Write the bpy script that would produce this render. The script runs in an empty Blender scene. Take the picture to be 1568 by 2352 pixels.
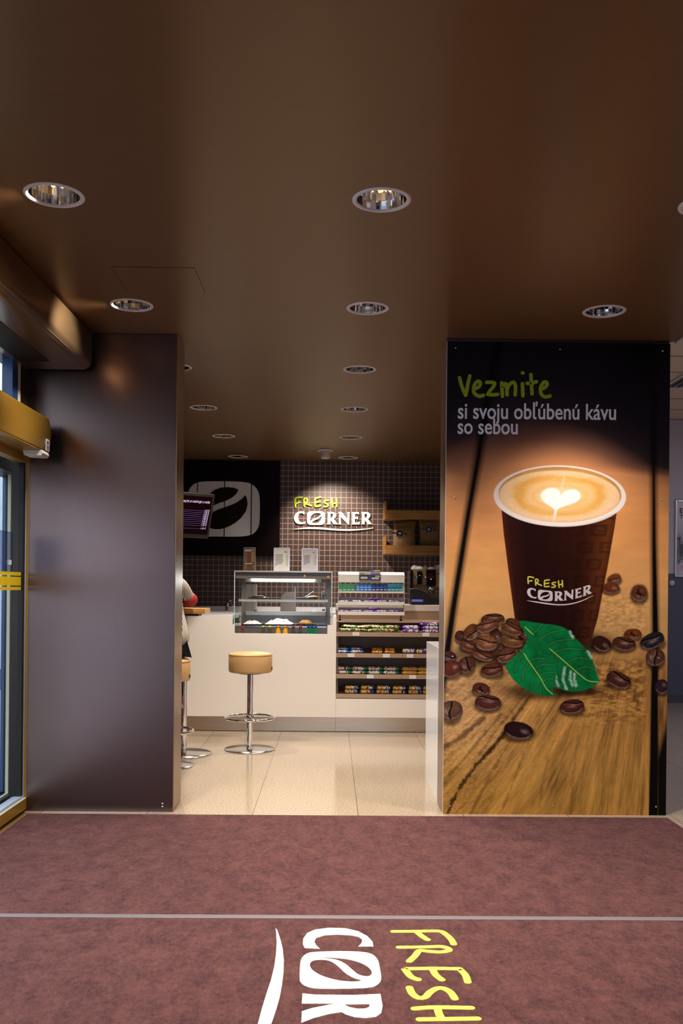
import bpy, math, random
import numpy as np
from mathutils import Vector, Matrix, Euler

PI = math.pi
SC = bpy.context.scene
COL = SC.collection
random.seed(4)

# ------------------------------------------------------------------ camera
F = 2100.0
CAM_Z = 1.36
YAW, ROLL = math.radians(-0.655), math.radians(0.55)
cam_data = bpy.data.cameras.new('camera')
cam_data.sensor_width = 36.0
cam_data.lens = F / 2352 * 36.0
cam_data.shift_y = 177 / 2352
cam_data.clip_start = 0.05
cam = bpy.data.objects.new('camera', cam_data)
COL.objects.link(cam)
cam.matrix_world = (Matrix.Translation((0, 0, CAM_Z)) @ Matrix.Rotation(YAW, 4, 'Z')
                    @ Matrix.Rotation(PI / 2, 4, 'X') @ Matrix.Rotation(ROLL, 4, 'Z'))
SC.camera = cam
CM = cam.matrix_world.to_3x3()
CO = Vector((0, 0, CAM_Z))

# ------------------------------------------------------------------ view, world, lights
vs = SC.view_settings
vs.view_transform = 'Standard'
vs.look = 'None'
vs.gamma = 1.0
vs.exposure = 0.0
vs.use_curve_mapping = False
SC.cycles.caustics_reflective = False
SC.cycles.caustics_refractive = False
SC.cycles.sample_clamp_indirect = 4.0
SC.cycles.max_bounces = 8
SC.cycles.transparent_max_bounces = 16

world = bpy.data.worlds.new('overcast_sky')
SC.world = world
world.use_nodes = True
bg = world.node_tree.nodes['Background']
bg.inputs[0].default_value = (0.72, 0.86, 1.0, 1)
bg.inputs[1].default_value = 2.3

DOWN_W = 150.0       # foyer downlights
DOWN_SHOP_W = 165.0  # shop downlights
DAY_DOOR_W = 22.0
FILL_BACK_W = 24.0
WARM = (1.0, 0.86, 0.70)
DAY = (0.66, 0.72, 1.0)


def area_light(name, loc, aim, sx, sy, w, col):
    d = bpy.data.lights.new(name, 'AREA')
    d.shape = 'RECTANGLE'
    d.size, d.size_y = sx, sy
    d.energy = w
    d.color = col
    o = bpy.data.objects.new(name, d)
    COL.objects.link(o)
    o.location = loc
    o.rotation_euler = Vector(aim).to_track_quat('-Z', 'Y').to_euler()
    return o


area_light('daylight_entrance', (-1.98, 2.7, 1.15), (1, 0, 0), 3.4, 2.1, DAY_DOOR_W, DAY)
area_light('fill_behind_camera', (0.4, -2.4, 1.45), (0, 1, 0), 4.2, 2.5, FILL_BACK_W, DAY)  # bluish fill lamp added behind the camera to lift the hall
area_light('concourse_fill', (5.2, 6.0, 3.35), (0, 0, -1), 2.5, 6.0, 100.0, (0.86, 0.86, 1.0))  # fill lamp added under the closed concourse ceiling to brighten that hall


# ------------------------------------------------------------------ photograph -> place
def ray(px, py):
    return CM @ Vector(((px - 784) / F, -(py - 1353) / F, -1.0))


def at(px, py, Y):
    r = ray(px, py)
    return CO + r * (Y / r.y)


def floor_at(px, py, z=0.0):
    r = ray(px, py)
    return CO + r * ((z - CAM_Z) / r.z)


def at_x(px, py, X):
    r = ray(px, py)
    return CO + r * (X / r.x)


# ------------------------------------------------------------------ mesh helpers
def smooth_path(pts, n=6, closed=False):
    pts = [tuple(p) for p in pts]
    if len(pts) < 3 or n < 2:
        return pts
    out = []
    N = len(pts)
    rng = range(N) if closed else range(N - 1)
    for i in rng:
        if closed:
            p0, p1, p2, p3 = pts[i - 1], pts[i], pts[(i + 1) % N], pts[(i + 2) % N]
        else:
            p0, p1, p2, p3 = pts[max(i - 1, 0)], pts[i], pts[i + 1], pts[min(i + 2, N - 1)]
        for k in range(n):
            t = k / n
            out.append(tuple(0.5 * ((2 * b) + (c - a) * t + (2 * a - 5 * b + 4 * c - d) * t * t + (-a + 3 * b - 3 * c + d) * t ** 3)
                             for a, b, c, d in zip(p0, p1, p2, p3)))
    if not closed:
        out.append(pts[-1])
    return out


class MB:
    """collects shapes, links them as one mesh object"""

    def __init__(s):
        s.v, s.f, s.m, s.sm = [], [], [], []

    def add(s, vs_, fs, mi=0, smooth=False):
        b = len(s.v)
        s.v += [tuple(v) for v in vs_]
        for f in fs:
            s.f.append(tuple(b + i for i in f))
            s.m.append(mi)
            s.sm.append(smooth)
        return s

    def box(s, x0, x1, y0, y1, z0, z1, mi=0):
        x0, x1 = min(x0, x1), max(x0, x1)
        y0, y1 = min(y0, y1), max(y0, y1)
        z0, z1 = min(z0, z1), max(z0, z1)
        v = [(x0, y0, z0), (x1, y0, z0), (x1, y1, z0), (x0, y1, z0), (x0, y0, z1), (x1, y0, z1), (x1, y1, z1), (x0, y1, z1)]
        return s.add(v, [(3, 2, 1, 0), (4, 5, 6, 7), (0, 1, 5, 4), (1, 2, 6, 5), (2, 3, 7, 6), (3, 0, 4, 7)], mi)

    def obox(s, c, u, v, w, mi=0):
        """box round centre c with half-axis vectors u, v, w"""
        c, u, v, w = Vector(c), Vector(u), Vector(v), Vector(w)
        p = [c + a * u + b * v + d * w for d in (-1, 1) for a, b in ((-1, -1), (1, -1), (1, 1), (-1, 1))]
        return s.add(p, [(3, 2, 1, 0), (4, 5, 6, 7), (0, 1, 5, 4), (1, 2, 6, 5), (2, 3, 7, 6), (3, 0, 4, 7)], mi)

    def lathe(s, prof, c=(0, 0, 0), n=32, mi=0, smooth=True, caps=True):
        """profile of (radius, z) turned about the vertical through c"""
        v, f = [], []
        for r, z in prof:
            for k in range(n):
                a = 2 * PI * k / n
                v.append((c[0] + r * math.cos(a), c[1] + r * math.sin(a), c[2] + z))
        for j in range(len(prof) - 1):
            for k in range(n):
                k2 = (k + 1) % n
                f.append((j * n + k, j * n + k2, (j + 1) * n + k2, (j + 1) * n + k))
        s.add(v, f, mi, smooth)
        if caps:
            b = len(s.v) - len(v)
            if prof[0][0] > 1e-5:
                s.f.append(tuple(b + k for k in reversed(range(n)))); s.m.append(mi); s.sm.append(False)
            if prof[-1][0] > 1e-5:
                s.f.append(tuple(b + (len(prof) - 1) * n + k for k in range(n))); s.m.append(mi); s.sm.append(False)
        return s

    def tube(s, pts, r, n=10, mi=0, closed=False, smooth=True):
        pts = [Vector(p) for p in pts]
        N = len(pts)
        rr = r if isinstance(r, (list, tuple)) else [r] * N
        v, f = [], []
        nrm = None
        for i, p in enumerate(pts):
            a = pts[i - 1] if (i > 0 or closed) else p
            b = pts[(i + 1) % N] if (i < N - 1 or closed) else p
            t = (b - a).normalized()
            if nrm is None:
                ref = Vector((0, 0, 1)) if abs(t.z) < 0.9 else Vector((1, 0, 0))
                nrm = (ref - t * ref.dot(t)).normalized()
            else:
                nrm = (nrm - t * nrm.dot(t)).normalized()
            bi = t.cross(nrm)
            for k in range(n):
                an = 2 * PI * k / n
                v.append(p + (nrm * math.cos(an) + bi * math.sin(an)) * rr[i])
        M = N if closed else N - 1
        for i in range(M):
            j = (i + 1) % N
            for k in range(n):
                k2 = (k + 1) % n
                f.append((i * n + k, i * n + k2, j * n + k2, j * n + k))
        if not closed:
            f.append(tuple(reversed(range(n))))
            f.append(tuple((N - 1) * n + k for k in range(n)))
        return s.add(v, f, mi, smooth)

    def prism(s, pts, fn, d0, d1, mi=0, smooth=False):
        """closed simple outline pts swept between depths d0 and d1; fn(a, b, d) -> point"""
        n = len(pts)
        v = [fn(a, b, d0) for a, b in pts] + [fn(a, b, d1) for a, b in pts]
        s.add(v, [tuple(range(n)), tuple(reversed(range(n, 2 * n)))], mi, False)
        b = len(s.v) - len(v)
        for i in range(n):
            j = (i + 1) % n
            s.f.append((b + i, b + n + i, b + n + j, b + j)); s.m.append(mi); s.sm.append(smooth)
        return s

    def stroke(s, pts, w, fn, d0, d1, mi=0, n=10):
        """pen stroke of width w with round ends, lying in the plane of fn"""
        for q, ((ax, ay), (bx, by)) in enumerate(zip(pts[:-1], pts[1:])):
            e = (q % 7) * (d1 - d0) * 0.012
            an = math.atan2(by - ay, bx - ax)
            out = []
            for k in range(n + 1):
                t = an + PI / 2 + PI * k / n
                out.append((ax + w / 2 * math.cos(t), ay + w / 2 * math.sin(t)))
            for k in range(n + 1):
                t = an - PI / 2 + PI * k / n
                out.append((bx + w / 2 * math.cos(t), by + w / 2 * math.sin(t)))
            s.prism(out, fn, d0, d1 + e, mi)
        return s

    def build(s, name, mats, parent=None, bevel=0.0, seg=2, fix=False, kind=None):
        me = bpy.data.meshes.new(name)
        me.from_pydata(s.v, [], s.f)
        for m in (mats if isinstance(mats, (list, tuple)) else [mats]):
            me.materials.append(m)
        me.polygons.foreach_set('material_index', s.m)
        me.polygons.foreach_set('use_smooth', s.sm)
        if fix:
            import bmesh
            bm = bmesh.new(); bm.from_mesh(me)
            bmesh.ops.recalc_face_normals(bm, faces=bm.faces)
            bm.to_mesh(me); bm.free()
        me.update()
        return link(name, me, parent, bevel, seg, kind)


def link(name, me, parent=None, bevel=0.0, seg=2, kind=None):
    o = bpy.data.objects.new(name, me)
    COL.objects.link(o)
    if parent is not None:
        o.parent = parent
        o.matrix_parent_inverse = Matrix.Identity(4)
    if bevel > 0:
        b = o.modifiers.new('edge', 'BEVEL')
        b.width = bevel; b.segments = seg; b.limit_method = 'ANGLE'; b.angle_limit = math.radians(40)
    if kind:
        o['kind'] = kind
    return o


def shape(name, outlines, fn, d, mats, parent=None, bevel=0.0):
    """flat shape from closed outlines (inner outlines are holes), thickness 2d; fn(a, b, c) -> point"""
    cu = bpy.data.curves.new(name, 'CURVE')
    cu.dimensions = '2D'
    cu.fill_mode = 'BOTH'
    cu.extrude = d
    for pts in outlines:
        sp = cu.splines.new('POLY')
        sp.points.add(len(pts) - 1)
        for p, q in zip(sp.points, pts):
            p.co = (q[0], q[1], 0, 1)
        sp.use_cyclic_u = True
    return curve_mesh(cu, name, fn, mats, parent)


def curve_mesh(cu, name, fn, mats, parent=None):
    tmp = bpy.data.objects.new('tmp', cu)
    COL.objects.link(tmp)
    dg = bpy.context.evaluated_depsgraph_get()
    dg.update()
    me = bpy.data.meshes.new_from_object(tmp.evaluated_get(dg))
    bpy.data.objects.remove(tmp)
    me.name = name
    for v in me.vertices:
        v.co = fn(*v.co)
    me.materials.clear()
    for m in (mats if isinstance(mats, (list, tuple)) else [mats]):
        me.materials.append(m)
    me.polygons.foreach_set('use_smooth', [False] * len(me.polygons))
    me.update()
    return link(name, me, parent)


def text_mesh(txt, name, fn, width, mats, parent=None, height=None, bold=0.0, shear=0.0, d=0.0005, align='LEFT', spacing=1.0):
    """lettering scaled to the given width (and height when given); fn(a, b, c) -> point"""
    cu = bpy.data.curves.new(name, 'FONT')
    cu.body = txt
    cu.size = 1.0
    cu.offset = bold
    cu.shear = shear
    cu.space_character = spacing
    cu.extrude = 0.001
    cu.resolution_u = 4
    box = {}

    def raw(a, b, c):
        return (a, b, c)
    o = curve_mesh(cu, name, raw, mats, parent)
    me = o.data
    if not len(me.vertices):
        return o
    xs = [v.co.x for v in me.vertices]
    ys = [v.co.y for v in me.vertices]
    x0, x1, y0, y1 = min(xs), max(xs), min(ys), max(ys)
    k = width / (x1 - x0)
    ky = k if height is None else height / (y1 - y0)
    for v in me.vertices:
        c = d if v.co.z > 0 else 0.0
        b = (v.co.y if height is None else v.co.y - y0) * ky
        v.co = fn((v.co.x - x0) * k, b, c)
    me.update()
    return o


def thing(name, label, cat, loc=(0, 0, 0), rz=0.0, group=None, kind=None):
    o = bpy.data.objects.new(name, None)
    o.empty_display_size = 0.1
    COL.objects.link(o)
    o.location = loc
    o.rotation_euler = (0, 0, rz)
    if kind:
        o['kind'] = kind
    return tag(o, label, cat, group)


def tag(o, label=None, cat=None, group=None):
    if label:
        o['label'] = label
    if cat:
        o['category'] = cat
    if group:
        o['group'] = group
    return o


def copy_tree(o, loc=None, label=None, parent=None):
    c = o.copy()
    COL.objects.link(c)
    if parent is not None:
        c.parent = parent
    if loc is not None:
        c.location = loc
    if label:
        c['label'] = label
    for ch in list(o.children):
        copy_tree(ch, parent=c)
    return c


# ------------------------------------------------------------------ materials
def s2l(c):
    out = []
    for v in c[:3]:
        v = v / 255.0
        out.append(v / 12.92 if v <= 0.04045 else ((v + 0.055) / 1.055) ** 2.4)
    return tuple(out)


def new_mat(name):
    m = bpy.data.materials.new(name)
    m.use_nodes = True
    nt = m.node_tree
    return m, nt, nt.nodes['Principled BSDF']


def mat(name, col, rough=0.5, metal=0.0, spec=0.5, lin=False, emit=None, es=0.0, coat=0.0):
    m, nt, b = new_mat(name)
    c = col if lin else s2l(col)
    b.inputs['Base Color'].default_value = (*c, 1)
    b.inputs['Roughness'].default_value = rough
    b.inputs['Metallic'].default_value = metal
    b.inputs['Specular IOR Level'].default_value = spec
    if coat:
        b.inputs['Coat Weight'].default_value = coat
        b.inputs['Coat Roughness'].default_value = 0.08
    if emit is not None:
        b.inputs['Emission Color'].default_value = (*emit, 1)
        b.inputs['Emission Strength'].default_value = es
    return m


def nd(nt, t, **kw):
    n = nt.nodes.new(t)
    for k, v in kw.items():
        setattr(n, k, v)
    return n


def coords(nt, kind='Object', scale=(1, 1, 1), loc=(0, 0, 0)):
    tc = nd(nt, 'ShaderNodeTexCoord')
    mp = nd(nt, 'ShaderNodeMapping')
    mp.inputs['Scale'].default_value = scale
    mp.inputs['Location'].default_value = loc
    nt.links.new(tc.outputs[kind], mp.inputs['Vector'])
    return mp.outputs[0]


def noise(nt, vec, scale, detail=3.0, rough=0.5):
    n = nd(nt, 'ShaderNodeTexNoise')
    n.inputs['Scale'].default_value = scale
    n.inputs['Detail'].default_value = detail
    n.inputs['Roughness'].default_value = rough
    nt.links.new(vec, n.inputs['Vector'])
    return n.outputs['Fac']


def ramp(nt, fac, stops):
    r = nd(nt, 'ShaderNodeValToRGB')
    e = r.color_ramp.elements
    while len(e) < len(stops):
        e.new(0.5)
    for el, (p, c) in zip(e, stops):
        el.position = p
        el.color = (*c, 1)
    nt.links.new(fac, r.inputs[0])
    return r.outputs[0]


def mix(nt, fac, a, b, mode='MIX'):
    n = nd(nt, 'ShaderNodeMix', data_type='RGBA', blend_type=mode)
    for sock, val in ((n.inputs[0], fac), (n.inputs[6], a), (n.inputs[7], b)):
        if hasattr(val, 'is_linked') or hasattr(val, 'links'):
            nt.links.new(val, sock)
        elif isinstance(val, (int, float)):
            sock.default_value = val
        else:
            sock.default_value = (*val, 1)
    return n.outputs[2]


def bump(nt, b, h, strength, dist=0.01):
    n = nd(nt, 'ShaderNodeBump')
    n.inputs['Strength'].default_value = strength
    n.inputs['Distance'].default_value = dist
    nt.links.new(h, n.inputs['Height'])
    nt.links.new(n.outputs[0], b.inputs['Normal'])


def brushed(name, col, rough, metal, axis_scale, var=0.25, lin=True, spec=0.5, aniso=0.0, tangent=None):
    """sheet with fine brushed grain along one axis"""
    m, nt, b = new_mat(name)
    v = coords(nt, 'Object', axis_scale)
    f = noise(nt, v, 1.0, 4.0, 0.6)
    c = col if lin else s2l(col)
    lo = tuple(x * (1 - var) for x in c)
    hi = tuple(x * (1 + var) for x in c)
    nt.links.new(ramp(nt, f, [(0.3, lo), (0.7, hi)]), b.inputs['Base Color'])
    b.inputs['Metallic'].default_value = metal
    b.inputs['Roughness'].default_value = rough
    b.inputs['Specular IOR Level'].default_value = spec
    if tangent is not None:
        b.inputs['Specular Tint'].default_value = (1.0, 0.72, 0.48, 1)
        b.inputs['Anisotropic'].default_value = aniso
        tv = nd(nt, 'ShaderNodeCombineXYZ')
        for q in range(3):
            tv.inputs[q].default_value = tangent[q]
        nt.links.new(tv.outputs[0], b.inputs['Tangent'])
    else:
        bump(nt, b, f, 0.04, 0.002)
    return m


def glass(name, tint=(0.95, 0.97, 0.96), refl=1.0, rough=0.0):
    m = bpy.data.materials.new(name)
    m.use_nodes = True
    nt = m.node_tree
    nt.nodes.clear()
    out = nd(nt, 'ShaderNodeOutputMaterial')
    tr = nd(nt, 'ShaderNodeBsdfTransparent')
    tr.inputs[0].default_value = (*tint, 1)
    gl = nd(nt, 'ShaderNodeBsdfGlossy')
    gl.inputs['Roughness'].default_value = rough
    fr = nd(nt, 'ShaderNodeFresnel')
    fr.inputs['IOR'].default_value = 1.45
    mu = nd(nt, 'ShaderNodeMath', operation='MULTIPLY')
    mu.inputs[1].default_value = refl
    geo = nd(nt, 'ShaderNodeNewGeometry')
    fr_ = nd(nt, 'ShaderNodeMath', operation='SUBTRACT')   # only the outer face of a pane mirrors
    fr_.inputs[0].default_value = 1.0
    nt.links.new(geo.outputs['Backfacing'], fr_.inputs[1])
    m2 = nd(nt, 'ShaderNodeMath', operation='MULTIPLY')
    nt.links.new(fr.outputs[0], m2.inputs[0])
    nt.links.new(fr_.outputs[0], m2.inputs[1])
    nt.links.new(m2.outputs[0], mu.inputs[0])
    mx = nd(nt, 'ShaderNodeMixShader')
    nt.links.new(mu.outputs[0], mx.inputs[0])
    nt.links.new(tr.outputs[0], mx.inputs[1])
    nt.links.new(gl.outputs[0], mx.inputs[2])
    nt.links.new(mx.outputs[0], out.inputs[0])
    return m


def wood(name, c0, c1, scale=(4, 40, 40), rough=0.5):
    m, nt, b = new_mat(name)
    v = coords(nt, 'Object', scale)
    f = noise(nt, v, 1.0, 4.0, 0.55)
    nt.links.new(ramp(nt, f, [(0.3, s2l(c0)), (0.7, s2l(c1))]), b.inputs['Base Color'])
    b.inputs['Roughness'].default_value = rough
    return m


M = {}
M['brown_sheet'] = brushed('brown_sheet_ceiling', (0.118, 0.060, 0.027), 0.33, 0.0, (6, 120, 60), 0.06, spec=0.6, aniso=0.8, tangent=(0, 1, 0))
M['brown_panel'] = brushed('brown_sheet_panel', (0.15, 0.104, 0.100), 0.26, 0.95, (120, 60, 4), 0.04)
M['reveal_metal'] = brushed('bronze_reveal', (0.30, 0.20, 0.13), 0.32, 0.8, (60, 160, 3), 0.12)
M['bronze'] = brushed('brushed_bronze', (0.42, 0.27, 0.14), 0.30, 0.9, (60, 3, 160), 0.10)
M['gold'] = mat('gold_anodised', (0.52, 0.29, 0.035), 0.36, 0.5, lin=True)
M['steel'] = brushed('brushed_steel', (0.46, 0.37, 0.29), 0.30, 0.9, (3, 60, 160), 0.08)
M['chrome'] = mat('chrome', (0.82, 0.82, 0.84), 0.06, 1.0, lin=True)
M['chrome_dull'] = mat('satin_chrome', (0.72, 0.70, 0.68), 0.16, 1.0, lin=True)
M['white_lacquer'] = mat('white_lacquer', (0.86, 0.82, 0.79), 0.28, lin=True)
M['white_gloss'] = mat('white_gloss', (0.80, 0.82, 0.88), 0.12, lin=True)
M['white_metal'] = mat('white_powder_coat', (0.80, 0.78, 0.75), 0.4, lin=True)
M['white_ring'] = mat('white_lamp_ring', (0.62, 0.60, 0.66), 0.4, lin=True)
M['dark'] = mat('dark_gap', (0.006, 0.005, 0.005), 0.6, lin=True)
M['black'] = mat('black_plastic', (0.012, 0.011, 0.012), 0.35, lin=True)
M['black_gloss'] = mat('black_gloss', (0.008, 0.007, 0.008), 0.12, lin=True)
M['navy'] = mat('navy_seal', (0.02, 0.07, 0.24), 0.2, lin=True)
M['pale_blue'] = mat('pale_blue_profile', (0.42, 0.50, 0.68), 0.3, lin=True)
M['cream_frame'] = mat('cream_frame', (0.80, 0.78, 0.60), 0.4, lin=True)
M['brown_frame'] = mat('dark_brown_frame', (0.022, 0.012, 0.006), 0.4, lin=True)
M['glass'] = glass('clear_glass')
M['glass_edge'] = mat('glass_edge', (0.36, 0.52, 0.50), 0.15, lin=True)
M['yellow'] = mat('yellow_safety_film', (0.80, 0.58, 0.0), 0.4, lin=True)
M['leather'] = mat('tan_leather', (0.58, 0.36, 0.16), 0.42, lin=True)
M['leather_dark'] = mat('tan_piping', (0.36, 0.19, 0.06), 0.45, lin=True)
M['oak'] = wood('oak_board', (150, 105, 50), (190, 142, 78), (3, 60, 60))
M['oak_end'] = wood('oak_end_grain', (190, 155, 105), (215, 180, 130), (40, 40, 8))
M['green_sign'] = mat('lime_green_lettering', (0.46, 0.58, 0.01), 0.4, lin=True)
M['white_sign'] = mat('white_lettering', (0.82, 0.79, 0.76), 0.4, lin=True)
M['grey_sign'] = mat('grey_white_print', (0.84, 0.84, 0.90), 0.4, lin=True)
M['bean_sign'] = mat('dark_brown_print', (0.012, 0.006, 0.004), 0.4, spec=0.1, lin=True)
M['paper'] = mat('white_paper', (0.80, 0.78, 0.77), 0.6, lin=True)
M['paper_grey'] = mat('grey_paper', (0.66, 0.62, 0.68), 0.5, lin=True)
M['ink'] = mat('printing_ink', (0.03, 0.028, 0.03), 0.6, lin=True)
M['brown_card'] = mat('brown_card', (0.075, 0.028, 0.010), 0.45, lin=True)
M['yellow_ink'] = mat('yellow_ink', (0.62, 0.45, 0.05), 0.5, lin=True)
M['cream_ink'] = mat('cream_ink', (0.60, 0.48, 0.38), 0.5, lin=True)
M['skin'] = mat('skin', (0.55, 0.32, 0.22), 0.5, lin=True)
M['hair'] = mat('dark_hair', (0.03, 0.018, 0.012), 0.5, lin=True)
M['denim'] = mat('navy_denim', (0.012, 0.015, 0.04), 0.8, lin=True)
M['red_cloth'] = mat('red_cloth', (0.32, 0.008, 0.008), 0.6, lin=True)
M['bottle'] = glass('clear_bottle', (0.82, 0.84, 0.84), 1.0)
M['bulb'] = mat('lit_lamp_tube', (0.9, 0.7, 0.45), 0.3, lin=True, emit=(1.0, 0.62, 0.26), es=2.2)
M['tube_light'] = mat('fluorescent_tube', (1, 1, 1), 0.3, lin=True, emit=(0.92, 0.97, 1.0), es=7.0)


def granite():
    m, nt, b = new_mat('beige_granite_tiles')
    v = coords(nt, 'Object')
    f = noise(nt, v, 220.0, 3.0, 0.7)
    g = noise(nt, v, 75.0, 2.0, 0.6)
    c = ramp(nt, f, [(0.34, (0.10, 0.07, 0.05)), (0.44, (0.36, 0.28, 0.20)), (0.58, (0.52, 0.43, 0.33)), (0.68, (0.74, 0.66, 0.54))])
    c = mix(nt, 0.30, c, ramp(nt, g, [(0.38, (0.20, 0.14, 0.10)), (0.62, (0.66, 0.56, 0.44))]))
    br = nd(nt, 'ShaderNodeTexBrick')
    br.offset = 0.0
    br.inputs['Scale'].default_value = 1.0
    br.inputs['Mortar Size'].default_value = 0.0022
    br.inputs['Mortar Smooth'].default_value = 0.0
    br.inputs['Brick Width'].default_value = 0.635
    br.inputs['Row Height'].default_value = 5.0
    br.inputs['Color1'].default_value = (1, 1, 1, 1)
    br.inputs['Color2'].default_value = (0.90, 0.90, 0.90, 1)
    br.inputs['Mortar'].default_value = (0.40, 0.36, 0.32, 1)
    nt.links.new(coords(nt, 'Object', (1, 1, 1), (0.459 + 6.35, 6.0 - 1.4, 0)), br.inputs['Vector'])
    c = mix(nt, 1.0, c, br.outputs['Color'], 'MULTIPLY')
    nt.links.new(c, b.inputs['Base Color'])
    b.inputs['Roughness'].default_value = 0.11
    b.inputs['Specular IOR Level'].default_value = 0.5
    return m


def mosaic():
    m, nt, b = new_mat('brown_mosaic_tiles')
    v = coords(nt, 'Object')
    f = noise(nt, v, 60.0, 4.0, 0.6)
    g = noise(nt, v, 7.0, 2.0, 0.5)
    c = ramp(nt, f, [(0.3, (0.044, 0.025, 0.022)), (0.7, (0.080, 0.048, 0.040))])
    c = mix(nt, 0.25, c, ramp(nt, g, [(0.3, (0.030, 0.018, 0.018)), (0.7, (0.09, 0.056, 0.046))]))
    sp = nd(nt, 'ShaderNodeSeparateXYZ')
    cb = nd(nt, 'ShaderNodeCombineXYZ')
    tc = nd(nt, 'ShaderNodeTexCoord')
    nt.links.new(tc.outputs['Object'], sp.inputs[0])
    nt.links.new(sp.outputs[0], cb.inputs[0])
    nt.links.new(sp.outputs[2], cb.inputs[1])
    mp = nd(nt, 'ShaderNodeMapping')
    p = at(673, 1214.6, 11.0)
    mp.inputs['Location'].default_value = (-p.x + 6.35, -p.z + 6.35, 0)
    nt.links.new(cb.outputs[0], mp.inputs[0])
    br = nd(nt, 'ShaderNodeTexBrick')
    br.offset = 0.0
    br.inputs['Scale'].default_value = 1.0
    br.inputs['Mortar Size'].default_value = 0.0036
    br.inputs['Mortar Smooth'].default_value = 0.0
    br.inputs['Brick Width'].default_value = 0.0635
    br.inputs['Row Height'].default_value = 0.0635
    br.inputs['Color1'].default_value = (0, 0, 0, 1)
    br.inputs['Color2'].default_value = (0, 0, 0, 1)
    br.inputs['Mortar'].default_value = (1, 1, 1, 1)
    nt.links.new(mp.outputs[0], br.inputs['Vector'])
    c = mix(nt, br.outputs['Color'], c, (0.31, 0.25, 0.215))
    nt.links.new(c, b.inputs['Base Color'])
    b.inputs['Roughness'].default_value = 0.45
    return m


def carpet():
    m, nt, b = new_mat('maroon_carpet')
    v = coords(nt, 'Object')
    f = noise(nt, v, 260.0, 3.0, 0.75)
    g = noise(nt, coords(nt, 'Object', (1.5, 1, 1)), 7.0, 5.0, 0.62)
    h = noise(nt, coords(nt, 'Object', (1.5, 1, 1)), 34.0, 4.0, 0.65)
    c = ramp(nt, f, [(0.34, (0.020, 0.005, 0.005)), (0.5, (0.090, 0.030, 0.026)), (0.68, (0.25, 0.115, 0.095))])
    c = mix(nt, 0.42, c, ramp(nt, g, [(0.38, (0.030, 0.007, 0.008)), (0.62, (0.170, 0.066, 0.056))]))
    c = mix(nt, 0.34, c, ramp(nt, h, [(0.36, (0.026, 0.006, 0.007)), (0.64, (0.172, 0.066, 0.056))]))
    nt.links.new(c, b.inputs['Base Color'])
    b.inputs['Roughness'].default_value = 1.0
    b.inputs['Specular IOR Level'].default_value = 0.1
    b.inputs['Sheen Weight'].default_value = 0.12
    b.inputs['Sheen Tint'].default_value = (0.7, 0.6, 0.8, 1)
    bump(nt, b, f, 0.9, 0.006)
    return m


def pile(name, col):
    m, nt, b = new_mat(name)
    f = noise(nt, coords(nt, 'Object'), 260.0, 3.0, 0.7)
    nt.links.new(ramp(nt, f, [(0.3, tuple(x * 0.78 for x in col)), (0.65, col)]), b.inputs['Base Color'])
    b.inputs['Roughness'].default_value = 1.0
    b.inputs['Specular IOR Level'].default_value = 0.1
    bump(nt, b, f, 0.6, 0.004)
    return m


def concrete():
    m, nt, b = new_mat('pale_concrete')
    v = coords(nt, 'Object')
    f = noise(nt, v, 5.0, 5.0, 0.6)
    p = noise(nt, coords(nt, 'Object', (1, 1, 0.6)), 26.0, 2.0, 0.6)
    c = ramp(nt, f, [(0.3, (0.46, 0.50, 0.54)), (0.7, (0.60, 0.64, 0.68))])
    c = mix(nt, ramp(nt, p, [(0.28, (1, 1, 1)), (0.33, (0, 0, 0))]), c, (0.12, 0.13, 0.15))
    nt.links.new(c, b.inputs['Base Color'])
    b.inputs['Roughness'].default_value = 0.9
    return m


def stripes():
    m, nt, b = new_mat('black_and_white_striped_cotton')
    tc = nd(nt, 'ShaderNodeTexCoord')
    sp = nd(nt, 'ShaderNodeSeparateXYZ')
    nt.links.new(tc.outputs['Object'], sp.inputs[0])
    s = nd(nt, 'ShaderNodeMath', operation='MULTIPLY'); s.inputs[1].default_value = 0.16
    nt.links.new(sp.outputs[2], s.inputs[0])
    a = nd(nt, 'ShaderNodeMath', operation='ADD')
    nt.links.new(sp.outputs[0], a.inputs[0]); nt.links.new(s.outputs[0], a.inputs[1])
    a2 = nd(nt, 'ShaderNodeMath', operation='ADD')
    y = nd(nt, 'ShaderNodeMath', operation='MULTIPLY'); y.inputs[1].default_value = 0.5
    nt.links.new(sp.outputs[1], y.inputs[0])
    nt.links.new(a.outputs[0], a2.inputs[0]); nt.links.new(y.outputs[0], a2.inputs[1])
    k = nd(nt, 'ShaderNodeMath', operation='MULTIPLY'); k.inputs[1].default_value = 72.0
    nt.links.new(a2.outputs[0], k.inputs[0])
    fr = nd(nt, 'ShaderNodeMath', operation='FRACT')
    nt.links.new(k.outputs[0], fr.inputs[0])
    gt = nd(nt, 'ShaderNodeMath', operation='GREATER_THAN'); gt.inputs[1].default_value = 0.55
    nt.links.new(fr.outputs[0], gt.inputs[0])
    nt.links.new(mix(nt, gt.outputs[0], (0.74, 0.66, 0.58), (0.02, 0.015, 0.02)), b.inputs['Base Color'])
    b.inputs['Roughness'].default_value = 0.8
    return m


def print_mat():
    m, nt, b = new_mat('printed_poster_film')
    at_ = nd(nt, 'ShaderNodeAttribute')
    at_.attribute_name = 'print'
    nt.links.new(at_.outputs['Color'], b.inputs['Base Color'])
    b.inputs['Roughness'].default_value = 0.42
    b.inputs['Specular IOR Level'].default_value = 0.10
    return m


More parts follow.
